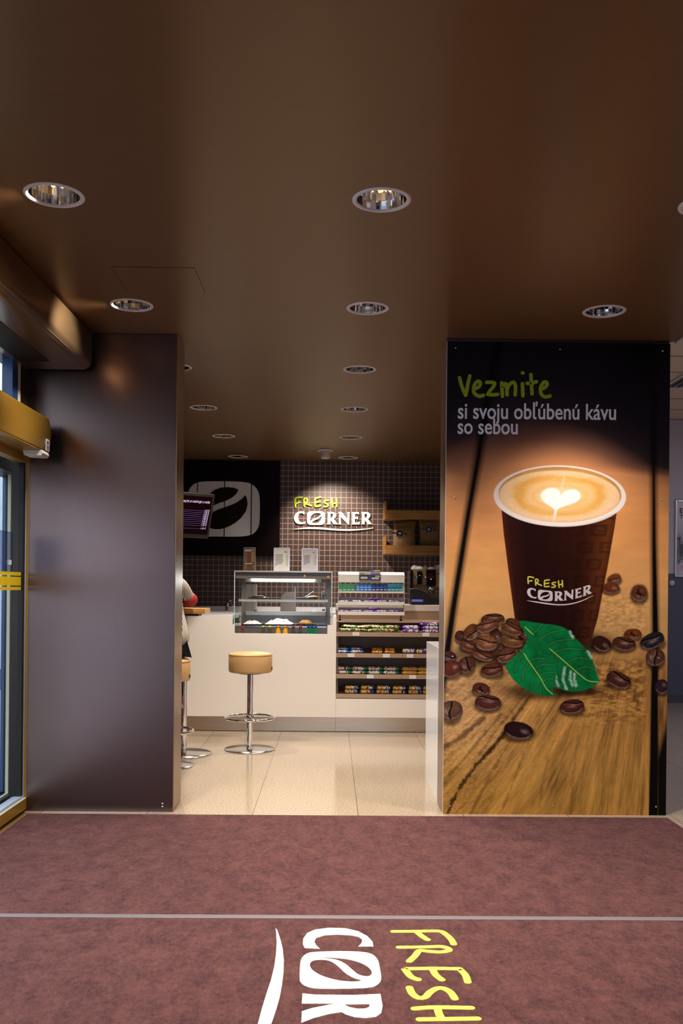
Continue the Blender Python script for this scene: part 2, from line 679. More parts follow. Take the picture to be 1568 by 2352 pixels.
def kraft():
    m, nt, b = new_mat('kraft_paper')
    f = noise(nt, coords(nt, 'Object'), 14.0, 4.0, 0.6)
    nt.links.new(ramp(nt, f, [(0.3, (0.22, 0.13, 0.05)), (0.7, (0.36, 0.23, 0.10))]), b.inputs['Base Color'])
    b.inputs['Roughness'].default_value = 0.65
    bump(nt, b, f, 0.5, 0.02)
    return m


M['granite'] = granite()
M['mosaic'] = mosaic()
M['carpet'] = carpet()
M['pile_white'] = pile('cream_pile', (0.80, 0.74, 0.68))
M['pile_yellow'] = pile('yellow_pile', (0.80, 0.70, 0.13))
M['concrete'] = concrete()
M['stripes'] = stripes()
M['print'] = print_mat()
M['kraft'] = kraft()
M['lilac_wall'] = mat('lilac_white_paint', (0.50, 0.47, 0.52), 0.7, lin=True)
M['dado'] = mat('blue_grey_paint', (0.062, 0.068, 0.105), 0.5, lin=True)
M['ceiling_tile'] = mat('cream_ceiling_tile', (0.80, 0.62, 0.45), 0.8, lin=True)
M['skirting'] = brushed('dark_granite_skirting', (0.05, 0.05, 0.06), 0.4, 0.0, (90, 90, 90), 0.8)

# ================================================================== the setting
ZC = 2.894           # brown ceiling
YC, YB = 5.55, 5.82  # front and rear of the two columns beside the opening
XL = -1.84           # entrance side
CX0, CX1 = at(401, 1353, YC).x, at(1020.5, 1353, YC).x
CX2 = at(1533.5, 1353, YC).x


def struct(name, b, mats, bevel=0.0, label=None):
    o = b.build(name, mats, None, bevel)
    o['kind'] = 'structure'
    if label:
        o['label'] = label
    return o


struct('floor', MB().box(-6, 8, -3, 12, -0.06, 0), M['granite'], label='polished beige granite tile floor')
struct('wall_back', MB().box(-1.9, 1.98, 11.0, 11.12, 0, 3.4), M['mosaic'], label='brown mosaic tiled wall behind the coffee bar')
struct('wall_left', MB().box(XL - 0.02, CX0, YC, YB, 0, ZC - 0.002, 0), M['brown_panel'], 0.002,
       label='brown metal clad wall between the entrance and the shop')
struct('wall_shop_side', MB().box(-1.96, -1.87, YB, 11.12, 0, 3.48), M['brown_panel'])
struct('wall_divider', MB().box(1.98, CX2, YB, 11.2, 0, 3.45), M['lilac_wall'])
struct('wall_far', MB().box(CX2, 7.0, 11.2, 11.3, 1.59, 3.49, 0).box(CX2, 7.0, 11.197, 11.3, 0.0, 1.59, 1), [M['lilac_wall'], M['dado']],
       label='lilac white wall with blue grey lower band beyond the poster')
struct('baseboard_far', MB().box(CX2, 7.0, 11.175, 11.197, 0, 0.10), M['skirting'])
struct('wall_right', MB().box(7.0, 7.1, -3, 11.3, 0, 3.6), M['lilac_wall'])
struct('wall_front', MB().box(-1.95, -1.1, -3.0, -2.9, 0, ZC).box(1.5, 7.0, -3.0, -2.9, 0, 3.49).box(-1.1, 1.5, -3.0, -2.9, 2.2, 3.49), M['brown_panel'])
struct('ceiling_concourse', MB().box(-2.1, 7.1, -3.1, 12, 3.49, 3.6), M['ceiling_tile'], label='cream tiled ceiling beyond the poster')
g = MB()
for k in range(14):
    g.box(CX2 + 0.05, 7.0, 4.0 + 0.6 * k, 4.012 + 0.6 * k, 3.484, 3.4905)
struct('trim_ceiling_joints', g, mat('tile_joint', (0.30, 0.24, 0.19), 0.8, lin=True))
struct('trim_soffit', MB().box(CX2 + 0.045, CX2 + 0.06, -3.0, 5.60, ZC - 0.004, 3.49), M['lilac_wall'])

# columns beside the opening: right column carries the poster, both have a bronze return
col = MB().box(CX1 + 0.004, CX2, YC + 0.012, YB, 0, ZC - 0.002, 0)
struct('wall_right_column', col, M['brown_panel'], label='column carrying the coffee poster')
struct('trim_left_return', MB().box(CX0, CX0 + 0.004, YC, YB, 0.0, ZC - 0.003), M['reveal_metal'], label='bronze edge of the wall on the shop side')
struct('trim_right_return', MB().box(CX1, CX1 + 0.004, YC + 0.014, YB, 0.0, ZC - 0.003), M['reveal_metal'], label='bronze edge of the poster column on the shop side')

# ------------------------------------------------------------------ brown ceiling with lamp holes
RX = [at(302, 702, 4.99).x, at(844, 709, 4.99).x, at(1387, 716, 4.99).x]
RY = [3.60, 4.99, 6.38, 7.80, 9.25, 10.68]
lamps = []
for j, y in enumerate([2.2] + RY):
    for i, x in enumerate(RX):
        if i == 2 and y > 6:
            continue
        lamps.append((x, y, i, j))
LR = 0.117
outl = [[(-1.87, -3.0), (CX2 + 0.05, -3.0), (CX2 + 0.05, 5.56), (CX2 - 0.02, 5.62), (CX2 - 0.02, 11.0), (-1.87, 11.0)]]
for x, y, i, j in lamps:
    outl.append([(x + 0.104 * math.cos(2 * PI * k / 48), y + 0.104 * math.sin(2 * PI * k / 48)) for k in range(48)])
SP = (at(747, 1054, 10.1).x, 10.1)
ceil_o = shape('ceiling', outl, lambda a, b, c: (a, b, ZC + 0.004 + c), 0.004, M['brown_sheet'])
ceil_o['kind'] = 'structure'
ceil_o['label'] = 'dark brown brushed metal ceiling'

CURTAIN_FILL_W = 40.0
ROWN = ['entrance', 'middle', 'poster']


def make_downlight():
    t = thing('downlight', 'x', 'downlight', (0, 0, 0), 0, 'round recessed downlights in the brown ceiling')
    MB().lathe([(0.098, 0.004), (0.098, -0.001), (0.101, -0.0045), (0.112, -0.0035), (LR, -0.001), (LR, 0.0)], n=56, caps=False).build('trim_ring', M['white_ring'], t)
    MB().lathe([(0.100, 0.0), (0.097, 0.04), (0.088, 0.085), (0.072, 0.125), (0.055, 0.14)], n=28, smooth=False, caps=False).build('reflector', M['chrome'], t)
    MB().lathe([(0.055, 0.14), (0.050, 0.155), (0.0, 0.156)], n=28, caps=False).build('lamp_holder', M['chrome_dull'], t)
    b = MB()
    for s in (-1, 1):
        b.tube([(s * 0.016, 0.0, 0.15), (s * 0.016, 0.0, 0.085), (s * 0.016, 0.012, 0.076), (s * 0.016, 0.024, 0.085), (s * 0.016, 0.024, 0.15)], 0.008, 8)
    b.build('lamp_tube', M['bulb'], t)
    return t


def spot(name, loc, w, angle, blend, parent=None, col=WARM, aim=None, size=0.06):
    d = bpy.data.lights.new(name, 'SPOT')
    d.energy = w
    d.color = col
    d.spot_size = math.radians(angle)
    d.spot_blend = blend
    d.shadow_soft_size = size
    o = bpy.data.objects.new(name, d)
    COL.objects.link(o)
    o.location = loc
    if aim is not None:
        o.rotation_euler = Vector(aim).to_track_quat('-Z', 'Y').to_euler()
    if parent is not None:
        o.parent = parent
    return o


ORD = ['first', 'second', 'third', 'fourth', 'fifth', 'sixth', 'seventh', 'eighth', 'ninth', 'tenth', 'eleventh', 'twelfth']
d0 = None
for x, y, i, j in lamps:
    if j == 0:
        lab = 'chrome recessed downlight overhead in the brown ceiling, %s row' % ['entrance-side', 'central', 'poster-side'][i]
        grp = 'downlights above the camera'
    else:
        row = ['row along the entrance side', 'central row over the opening', 'row towards the poster'][i]
        lab = 'chrome recessed downlight, %s from the hall in the %s' % (ORD[j - 1], row)
    t = make_downlight() if d0 is None else copy_tree(d0)
    d0 = d0 or t
    t.location = (x, y, ZC)
    t.rotation_euler = (0, 0, 0.3 * i + 0.11 * j)
    t['label'] = lab
for x, y, i, j in lamps:
    if j <= 2:
        if i == 0 and j:
            spot('curtain_fill_spot', (x, y, ZC - 0.030), CURTAIN_FILL_W, 84, 0.7, size=0.03, aim=(-1, 0.0, -0.5))  # extra sideways spot added to brighten the air curtain
        spot('downlight_beam', (x, y, ZC - 0.012), DOWN_W, 92, 0.75)
    elif j <= 5:
        spot('downlight_beam', (x, y, ZC - 0.012), DOWN_SHOP_W, 104 if j == 3 else (108 if j == 4 else 80), 0.7)
    else:
        spot('downlight_beam', (x, y, ZC - 0.012), 12, 46, 0.7)

# white cylinder spotlight that lights the sign on the tiled wall
t = thing('wall_spotlight', 'white cylinder spotlight on the shop ceiling, tilted towards the lettering on the tiled wall', 'spotlight', (SP[0], SP[1], ZC))
MB().lathe([(0.0, -0.012), (0.082, -0.012), (0.088, -0.006), (0.088, 0.0)], n=40).build('ceiling_plate', M['white_ring'], t)
MB().lathe([(0.0, -0.094), (0.040, -0.094), (0.050, -0.090), (0.052, -0.08), (0.052, -0.012)], n=32).build('lamp_body', M['white_metal'], t)
sg = at(752, 1215, 11.0)
spot('wall_spot_beam', (SP[0], SP[1], ZC - 0.105), 190, 82, 0.6, None, (1.0, 0.80, 0.64), (sg.x - SP[0] + 0.08, 11.0 - SP[1], sg.z - 0.22 - ZC), 0.04)

# access hatch in the ceiling
ha, hb = at(448, 615, 4.39), at(471, 672, 4.76)
hx1, hx0, hy0, hy1 = (ha.x + hb.x) / 2, at(253, 614, 4.39).x, 4.39, 4.765
t = thing('access_hatch', 'flush square access hatch with thin dark joint in the brown ceiling', 'hatch', ((hx0 + hx1) / 2, (hy0 + hy1) / 2, ZC))
hw, hd = (hx1 - hx0) / 2, (hy1 - hy0) / 2
MB().box(-hw + 0.003, hw - 0.003, -hd + 0.003, hd - 0.003, -0.0015, 0.0).build('hatch_panel', M['brown_sheet'], t)
MB().box(-hw, hw, -hd, -hd + 0.003, -0.0008, 0).box(-hw, hw, hd - 0.003, hd, -0.0008, 0).box(-hw, -hw + 0.003, -hd, hd, -0.0008, 0).box(hw - 0.003, hw, -hd, hd, -0.0008, 0).build('joint', M['dark'], t)

# ================================================================== entrance side
# wall above and before the glass door
struct('wall_entrance', MB().box(XL - 0.16, XL - 0.02, -3.0, 0.7, 0, ZC).box(XL - 0.16, XL - 0.02, 0.7, YB, 2.70, ZC + 0.3), M['brown_panel'])
struct('wall_outside', MB().box(-5.65, -5.5, 4.0, 26.0, -0.05, 4.2), M['concrete'], label='pale pitted concrete wall outside the glass door')
struct('floor_outside', MB().box(-9.0, XL - 0.2, -4.0, 27.0, -0.1, -0.03).box(-40, 40, -45.0, -3.0, -0.1, -0.03), mat('grey_paving', (0.05, 0.05, 0.055), 0.8, lin=True))

# the glass door and its frames
door = thing('door_1', 'gold framed glass entrance door with yellow safety stripes', None, (0, 0, 0))
door['kind'] = 'structure'


def yx(px, X):
    return at_x(px, 1347, X).y


XD = -1.865
DT = 2.16
y0d = 0.8
gy0, gy1 = yx(60.3, XD), yx(65.5, XD)
MB().box(XD - 0.03, XD + 0.035, gy0, YC - 0.001, 0.01, DT).box(XD - 0.03, XD + 0.035, y0d, gy0, 0.012, 0.078).box(XD - 0.03, XD + 0.035, y0d, gy0, DT - 0.06, DT) \
    .build('door_frame', M['gold'], door, 0.002)
MB().box(XD - 0.03, XD + 0.036, yx(59.2, XD), gy0, 0.078, DT - 0.06).box(XD - 0.03, XD + 0.036, y0d, gy0, 0.078, 0.082).build('glazing_bead', M['cream_frame'], door)
MB().box(XD - 0.05, XD + 0.02, yx(51.0, XD), yx(59.2, XD), 0.082, DT - 0.06).box(XD - 0.05, XD + 0.01, y0d, gy0, 0.075, 0.080).build('seal', M['navy'], door)
MB().box(XD - 0.05, XD + 0.022, yx(49.2, XD), yx(51.0, XD), 0.078, DT - 0.06).box(XD - 0.03, XD + 0.024, y0d, yx(50, XD), 0.082, 0.098).build('profile', M['pale_blue'], door)
MB().box(XD - 0.05, XD + 0.018, yx(45.0, XD), yx(49.2, XD), 0.078, DT - 0.06).build('gasket', M['dark'], door)
gl0 = yx(49.0, XD)
MB().box(XD - 0.004, XD + 0.004, y0d, gl0, 0.08, DT - 0.06).build('glass_pane', M['glass'], door)
XG = XD + 0.006
st = MB()
for ya, yb in ((1314.5, 1322.5), (1325.5, 1345), (1348, 1355.3)):
    p, q = at_x(48, ya, XG), at_x(48, yb, XG)
    st.box(XG, XG + 0.0015, y0d, yx(50.5, XG), q.z, p.z)
st.build('safety_stripe', M['yellow'], door)
p, q = at_x(20, 1221, XG), at_x(20, 1313, XG)
MB().box(XG, XG + 0.002, yx(-60, XG), yx(28.5, XG), q.z, p.z).build('frosted_sign_pocket', glass('frosted_pocket', (0.62, 0.68, 0.80), 1.2, 0.2), door)
MB().box(XG, XG + 0.012, at_x(19, 1288, XG).y, at_x(21.5, 1288, XG).y, at_x(20, 1297, XG).z, at_x(20, 1286, XG).z).build('suction_hook', M['white_gloss'], door)

# outer door leaf seen through the glass
outer = thing('door_2', 'cream and dark framed outer door leaf seen through the glass', None, (0, 0, 0))
outer['kind'] = 'structure'
XO = -2.0
for (a, b, X, mm, nm, zz) in ((31.0, 45.5, -2.00, 'brown_frame', 'brown_post', 0.05), (23.0, 31.0, -2.05, 'cream_frame', 'cream_post', 0.035),
                              (18.3, 23.0, -2.10, 'dark', 'gasket', 0.02), (15.6, 18.3, -2.11, 'pale_blue', 'profile', 0.02), (11.0, 15.6, -2.12, 'navy', 'seal', 0.02)):
    MB().box(X - 0.02, X, yx(a, X), yx(b, X), -0.03, 2.07).box(X - 0.02, X, y0d, yx(a, X), -0.03, zz).build(nm, M[mm], outer)
MB().box(-2.16, -2.0, y0d, 6.6, 2.07, 2.16).build('head_rail', M['brown_frame'], outer)

# threshold strip under the door
struct('trim_threshold', MB().box(XL - 0.2, XL + 0.02, y0d, 5.5, -0.02, 0.006), M['brown_frame'])
tr = MB().box(XL + 0.03, XL + 0.036, 2.0, 5.50, 0.0, 0.009)
struct('trim_mat_edge', tr, M['gold'])

# transom window above the door operator
tw = thing('window_1', 'narrow transom window above the gold door operator', None, (0, 0, 0))
tw['kind'] = 'structure'
MB().box(XD - 0.004, XD + 0.004, y0d, yx(21, XD), 2.30, 2.70).build('window_pane', M['glass'], tw)
MB().box(XD - 0.03, XD + 0.03, yx(25, XD), yx(31, XD), 2.2, 2.70).build('window_frame', M['cream_frame'], tw)
MB().box(XD - 0.03, XD + 0.03, yx(12, XD), yx(24.8, XD), 2.2, 2.70).build('seal', M['navy'], tw)
MB().box(XD - 0.03, XD + 0.02, yx(31.2, XD), YC - 0.001, DT + 0.01, 2.70).build('post', M['brown_frame'], tw)

# door operator: gold housing along the door head
hx = at(117, 1003, 5.42).x
zt, zb = at(117, 963, 5.42).z, at(117, 1042, 5.42).z
t = thing('door_operator', 'gold sliding door operator housing above the glass entrance', 'door operator', ((XL + hx) / 2, 4.2, zb))
prof = [(XL - 0.02, zb), (hx - 0.012, zb)] + [(hx - 0.012 + 0.012 * math.sin(k * PI / 16), zb + (zt - zb) * (k / 16) ** 1.0) for k in range(1, 16)] + [(hx - 0.012, zt), (XL - 0.02, zt)]
ox, oy, oz = t.location
MB().prism(prof, lambda a, b, d: (a - ox, d - oy, b - oz), 1.0, 5.42, 0, True).build('housing', M['gold'], t, fix=True)
MB().box(hx - 0.055 - ox, hx - 0.012 - ox, 1.0 - oy, 5.2 - oy, -0.003, 0.004).build('cover_strip', M['gold'], t)
p = at(108, 1018, 5.36)
lb = MB().box(hx + 0.0005 - ox - 0.004, hx + 0.001 - ox, 5.325 - oy, 5.392 - oy, 0.006, 0.075, 0)
for k in range(7):
    lb.box(hx + 0.001 - ox - 0.001, hx + 0.0016 - ox, 5.335 - oy, 5.382 - oy, 0.010 + 0.0045 * k, 0.0122 + 0.0045 * k, 1)
lb.box(hx - ox, hx + 0.0016 - ox, 5.345 - oy, 5.372 - oy, 0.046, 0.062, 1)
lb.build('data_label', [M['paper_grey'], M['ink']], t)
t = thing('motion_sensor', 'small pale motion sensor under the end of the gold door operator', 'sensor', (hx - 0.06, 5.33, zb))
MB().prism([(-0.055, 0.0), (0.055, 0.0), (0.062, -0.018), (0.050, -0.034), (-0.05, -0.030)], lambda a, b, d: (a, d, b), -0.06, 0.06).build('sensor_body', M['white_metal'], t, 0.003, fix=True)
MB().prism([(0.052, -0.002), (0.0625, -0.018), (0.053, -0.031)], lambda a, b, d: (a, d, b), -0.0605, -0.02).build('sensor_lens', M['paper_grey'], t, fix=True)

# air curtain: bronze box with rounded lower edge above the entrance
ax = at(211, 800, 5.50).x
azb = at(150, 848.5, 5.50).z
azt = ZC - 0.02
t = thing('air_curtain', 'long brushed bronze air curtain with rounded lower edge under the ceiling by the entrance', 'air curtain', ((XL + ax) / 2, 4.0, azb))
ox, oy, oz = t.location
R = 0.055
prof = [(XL - 0.01, azb), (ax - R, azb)] + [(ax - R + R * math.sin(a), azb + R - R * math.cos(a)) for a in [k * PI / 20 for k in range(1, 11)]] + [(ax, azt), (XL - 0.01, azt)]
MB().prism(prof, lambda a, b, d: (a - ox, d - oy, b - oz), 2.6, 5.50, 0, True).build('casing', M['bronze'], t, fix=True)
MB().tube([(ax - R * 0.28 - ox, 2.62 - oy, R * 0.28 - 0.0005), (ax - R * 0.28 - ox, 5.05 - oy, R * 0.28 - 0.0005)], 0.0035, 6).build('seam', M['reveal_metal'], t)
MB().box(XL + 0.03 - ox, XL + 0.20 - ox, 2.7 - oy, 5.3 - oy, -0.002, 0.01).build('outlet_grille', M['dark'], t)
for hy in (3.2, 4.7):
    MB().box(ax - 0.05 - ox, ax - 0.02 - ox, hy - oy, hy + 0.03 - oy, azt - oz, ZC - oz).build('hanger', M['black'], t)

# small metal fixing at the foot of the brown wall
fx = at(373, 1849, YC)
t = thing('wall_stud', 'tiny bright pair of screw heads low on the brown wall panel', 'screw', (fx.x, YC, fx.z))
for k, z in enumerate((0.012, -0.004)):
    MB().lathe([(0.005, 0.0), (0.004, 0.002), (0.0, 0.003)], (0, 0, 0), 12).build('screw_head', M['white_metal'], t)
for ch, z in zip(t.children, (0.009, -0.009)):
    ch.rotation_euler = (PI / 2, 0, 0)
    ch.location = (0, 0, z)

# ================================================================== mats
YS0, YS1 = floor_at(760, 2109, 0.012).y, floor_at(760, 2101.5, 0.012).y
MX1 = floor_at(1536, 1880, 0.01).x
MY1 = floor_at(760, 1872.5, 0.01).y
mt = thing('entrance_mat', 'maroon entrance mat without lettering, next to the opening', 'mat', (0, (YS1 + MY1) / 2, 0), 0, 'maroon mats in the entrance')
cy = mt.location.y
MB().box(XL + 0.05, MX1, YS1 - cy, MY1 - cy, 0.0, 0.010).build('carpet', M['carpet'], mt, 0.004)
mt2 = thing('entrance_mat', 'maroon entrance mat with cream and yellow lettering', 'mat', (0, 1.3, 0), 0, 'maroon mats in the entrance')
MB().box(XL + 0.05, MX1, -1.0 - 1.3, YS0 - 1.3, 0.0, 0.010).build('carpet', M['carpet'], mt2, 0.004)
t = thing('joining_strip', 'flat grey metal strip joining the two maroon mats', 'strip', (0, (YS0 + YS1) / 2, 0))
hw = (YS1 - YS0) / 2
MB().box(XL + 0.05, MX1, -hw, hw, 0.0, 0.012).build('strip', mat('grey_strip', (0.17, 0.15, 0.17), 0.5, 0.2, lin=True), t, 0.003)

Z_M = 0.0105


def mc(x, y):
    """logo sketch -> mat surface"""
    p = floor_at(560 + x * 0.3635, 2060 + y * 0.3635, Z_M)
    return (p.x, p.y - 1.3)


fm = lambda a, b, c: (a, b, Z_M + c)
C_ = [(372, 300), (375, 265), (400, 230), (450, 208), (540, 197), (640, 200), (720, 218), (780, 250), (812, 285), (818, 315), (722, 315), (742, 295),
      (748, 272), (725, 255), (680, 245), (590, 240), (510, 245), (455, 262), (445, 285), (455, 305), (480, 330), (385, 325)]
O_ = [(352, 520), (354, 450), (362, 395), (395, 362), (450, 350), (600, 345), (740, 349), (810, 365), (845, 400), (858, 450), (867, 520), (845, 555), (800, 574),
      (700, 581), (560, 583), (450, 580), (390, 565), (362, 545)]
OA = [(495, 386), (560, 387), (660, 397), (740, 420), (790, 450), (808, 480), (795, 500), (765, 503), (720, 490), (680, 458), (640, 425), (580, 398)]
OB = [(450, 402), (510, 400), (555, 412), (595, 440), (640, 482), (690, 512), (742, 531), (680, 537), (590, 528), (500, 503), (440, 470), (417, 440), (423, 415)]
R_ = [(370, 612), (450, 620), (700, 622), (862, 615), (876, 690), (868, 735), (835, 760), (770, 768), (700, 762), (645, 745), (618, 730), (540, 742), (440, 768),
      (362, 798), (366, 725), (430, 705), (540, 683), (575, 677), (365, 676)]
RH = [(630, 682), (795, 680), (790, 698), (765, 708), (720, 709), (670, 700)]
SW = [(200, 198), (212, 215), (230, 270), (245, 330), (252, 400), (250, 480), (240, 560), (225, 640), (205, 710), (185, 770), (150, 870), (40, 900), (85, 815), (110, 720),
      (140, 620), (170, 530), (190, 450), (202, 370), (207, 290), (203, 220)]


def cl(p):
    return smooth_path(p, 4, True)


def mp_(ps):
    return [mc(*p) for p in ps]


shape('lettering', [mp_(SW)], fm, 0.0015, M['pile_white'], mt2)
shape('lettering', [mp_(C_)], fm, 0.0015, M['pile_white'], mt2)
shape('lettering', [mp_(cl(O_)), mp_(cl(OA)), mp_(cl(OB))], fm, 0.0015, M['pile_white'], mt2)
shape('lettering', [mp_(R_), mp_(RH)], fm, 0.0015, M['pile_white'], mt2)
FR = [[[(945, 220), (1100, 219), (1230, 218), (1275, 238), (1310, 272), (1325, 300)], [(1090, 222), (1125, 250), (1160, 272)]],
      [[(980, 320), (1100, 319), (1180, 317), (1250, 316), (1290, 328), (1292, 342), (1240, 350), (1170, 346), (1110, 342), (1080, 375), (1045, 408)]],
      [[(1020, 456), (1200, 454), (1360, 456)], [(1016, 458), (1040, 490), (1065, 512), (1100, 524)], [(1190, 456), (1212, 495), (1250, 525)], [(1360, 456), (1398, 495), (1414, 540)]],
      [[(1045, 575), (1065, 615), (1105, 640), (1145, 635), (1175, 605), (1215, 582), (1260, 580), (1305, 605), (1332, 645)]],
      [[(1078, 708), (1200, 700), (1435, 703)], [(1110, 776), (1300, 774), (1475, 771)], [(1222, 703), (1232, 740), (1248, 772)]]]
for L in FR:
    b = MB()
    for s_ in L:
        b.stroke([mc(*p) for p in smooth_path(s_, 5)], 0.026, lambda a, b_, d: (a, b_, d), Z_M - 0.002, Z_M + 0.0015)
    b.build('lettering', M['pile_yellow'], mt2)

# ================================================================== the coffee poster
PW0, PW1 = CX1 + 0.002, CX2 - 0.001
PZ0, PZ1 = at(1270, 1871.5, YC).z, ZC - 0.022


def poster_print(nx, nz):
    """artwork of the printed panel: albedo of every point of an nx * nz grid"""
    xs = np.linspace(PW0, PW1, nx)
    zs = np.linspace(PZ1, PZ0, nz)
    WX, WZ = np.meshgrid(xs, zs)
    inv = np.array(CM.inverted())
    P = np.stack([WX, np.full_like(WX, YC), WZ - CAM_Z], -1) @ inv.T
    X = 784 + F * P[..., 0] / -P[..., 2]      # sheet coordinates of the artwork
    Y = 1353 - F * P[..., 1] / -P[..., 2]
    rng = np.random.RandomState(7)
    T = [rng.rand(257, 257) for _ in range(6)]
    for t in T:
        t[256, :] = t[0, :]; t[:, 256] = t[:, 0]

    def vn(x, y, k):
        xi, yi = np.floor(x).astype(int), np.floor(y).astype(int)
        fx, fy = x - xi, y - yi
        fx, fy = fx * fx * (3 - 2 * fx), fy * fy * (3 - 2 * fy)
        xi, yi = xi % 256, yi % 256
        t = T[k % 6]
        return (t[yi, xi] * (1 - fx) + t[yi, xi + 1] * fx) * (1 - fy) + (t[yi + 1, xi] * (1 - fx) + t[yi + 1, xi + 1] * fx) * fy

    def fbm(x, y, k, o=4):
        s = np.zeros_like(x); a = 0.5; tot = 0
        for i in range(o):
            s += a * vn(x * 2 ** i, y * 2 ** i, k + i); tot += a; a *= 0.55
        return s / tot

    def ss(a, b, v):
        t = np.clip((v - a) / (b - a), 0, 1)
        return t * t * (3 - 2 * t)

    lin = lambda c: np.array(s2l(c))
    # ---- wooden table, out of focus and dark towards the top
    img = np.zeros(X.shape + (3,))
    stops = [(779, (24, 20, 29)), (880, (30, 25, 34)), (960, (52, 39, 42)), (1010, (122, 82, 66)), (1060, (192, 131, 88)), (1200, (206, 142, 86)), (1340, (212, 156, 96)),
             (1430, (210, 160, 100)), (1560, (190, 138, 76)), (1700, (194, 142, 72)), (1820, (182, 133, 63)), (1875, (168, 120, 56))]
    sy = [a for a, b in stops]
    sc = np.array([s2l(b) for a, b in stops])
    scallop_edge = 62 * ((X - 1235) / 200) ** 2  # downlight scallop painted into the curved edge of the printed dark top
    Ye = np.where(Y < 1120, Y - scallop_edge * ss(1120, 1060, Y), Y)
    for c in range(3):
        img[..., c] = np.interp(Ye, sy, sc[:, c])
    def blend(m, col):
        nonlocal img
        col = np.asarray(col)
        img = img * (1 - m[..., None]) + col * m[..., None]
    blend(0.8 * ss(1330, 1490, X) * ss(1010, 800, Y), lin((6, 4, 6)))
    blend(0.30 * ss(1250, 1480, X) * ss(1450, 1560, Y) * ss(1800, 1650, Y), lin((120, 66, 22)))
    blend(0.45 * ss(1240, 1030, X) * ss(1420, 1520, Y) * ss(1800, 1640, Y), lin((226, 182, 134)))
    blend(0.30 * ss(1400, 1330, X) * ss(1300, 1180, X) * ss(1000, 1080, Y) * ss(1300, 1200, Y), lin((216, 150, 104)))
    # grain runs up the table towards a point on its far side
    vx, vy = 1500.0, 1180.0
    dx, dy = X - vx, np.maximum(Y - vy, 30)
    ang = np.arctan2(dx + 0.00055 * (Y - 1500) * np.abs(X - 1330) , dy)
    rad = np.hypot(dx, dy)
    g1 = fbm(ang * 38, rad / 130, 0)
    g2 = fbm(ang * 130, rad / 60, 2)
    g3 = fbm(X / 3.0, Y / 1.6, 3, 3)
    low = ss(1430, 1560, Y)
    g4 = fbm(ang * 300, rad / 16, 1, 3)
    g5 = fbm(X / 5.5 + 3 * g1, Y / 2.2, 2, 3)
    rough_l = ss(1330, 1100, X + 0.35 * (Y - 1600))
    img *= (1 + low[..., None] * (0.95 * (g1 - 0.5) + 0.75 * (g2 - 0.5) + 0.5 * (g4 - 0.5) + 0.75 * rough_l * (g5 - 0.5))[..., None])
    img *= (1 + ss(1480, 1560, Y)[..., None] * ss(1860, 1700, Y)[..., None] * 0.34 * (g3 - 0.5)[..., None])
    up = ss(1000, 1100, Y) * ss(1480, 1400, Y)
    img *= (1 + up[..., None] * 0.30 * (fbm(X / 70, Y / 22, 4) - 0.5)[..., None])
    rip = ss(1330, 1380, X) * ss(1495, 1470, X) * ss(1340, 1390, Y) * ss(1470, 1440, Y)
    img *= (1 + rip[..., None] * 1.0 * (fbm(X / 9, Y / 4.2, 1, 3) - 0.5)[..., None])
    crk = ss(1290, 1340, X) * ss(1490, 1470, X) * ss(1500, 1530, Y) * ss(1690, 1630, Y)
    w = fbm(X / 14 + 2 * fbm(X / 30, Y / 30, 0), Y / 5.0, 5, 3)
    blend(crk * 0.55 * ss(0.56, 0.64, w), lin((222, 168, 82)))
    blend(crk * 0.45 * ss(0.46, 0.38, w), lin((84, 44, 14)))

    def polyline_d(pts, wpts=None):
        D = np.full(X.shape, 1e9); 
        for i in range(len(pts) - 1):
            ax_, ay_ = pts[i]; bx_, by_ = pts[i + 1]
            ex, ey = bx_ - ax_, by_ - ay_
            t = np.clip(((X - ax_) * ex + (Y - ay_) * ey) / (ex * ex + ey * ey), 0, 1)
            D = np.minimum(D, np.hypot(X - ax_ - t * ex, Y - ay_ - t * ey))
        return D
    # grooves in the near boards
    for pts, wd, k in (([(1028, 1868), (1052, 1815), (1090, 1762), (1140, 1706), (1165, 1672)], 3.5, 0.9), ([(1165, 1672), (1190, 1636), (1216, 1598)], 2.4, 0.75),
                       ([(1016, 1718), (1060, 1690), (1110, 1650)], 5.0, 0.65), ([(1100, 1735), (1130, 1690), (1170, 1640), (1200, 1600)], 1.8, 0.5),
                       ([(1080, 1870), (1120, 1790), (1160, 1720), (1200, 1660)], 2.2, 0.45), ([(1240, 1870), (1245, 1800), (1270, 1700)], 1.8, 0.3),
                       ([(1150, 1870), (1180, 1790), (1215, 1700), (1240, 1640)], 2.2, 0.4), ([(1310, 1870), (1318, 1760), (1330, 1680)], 1.6, 0.3),
                       ([(1016, 1790), (1050, 1760), (1100, 1700), (1150, 1640)], 2.6, 0.5)):
        D = polyline_d(smooth_path(pts, 5)) + 9 * (fbm(X / 11, Y / 11, 2, 3) - 0.5) + 4 * (fbm(X / 3, Y / 3, 4, 2) - 0.5)
        blend(k * (0.55 * ss(wd + 5, wd - 2, D) + 0.45 * ss(wd + 1.2, wd - 1.8, D)), lin((50, 28, 11)))
    blend(0.5 * ss(0.52, 0.62, fbm(X / 26, Y / 10, 1, 3)) * ss(1060, 1016, X) * ss(1540, 1570, Y) * ss(1610, 1590, Y), lin((70, 44, 22)))
    # gaps between boards
    def gap(pts, w0, w1, s0, s1, strength=1.0):
        px_ = np.interp(Y, [p[1] for p in pts], [p[0] for p in pts])
        t = (Y - 779) / 1090
        ww = w0 + (w1 - w0) * t; sf = s0 + (s1 - s0) * t
        blend(strength * np.clip(0.5 - (np.abs(X - px_) - ww) / (2 * sf), 0, 1), lin((7, 5, 5)))
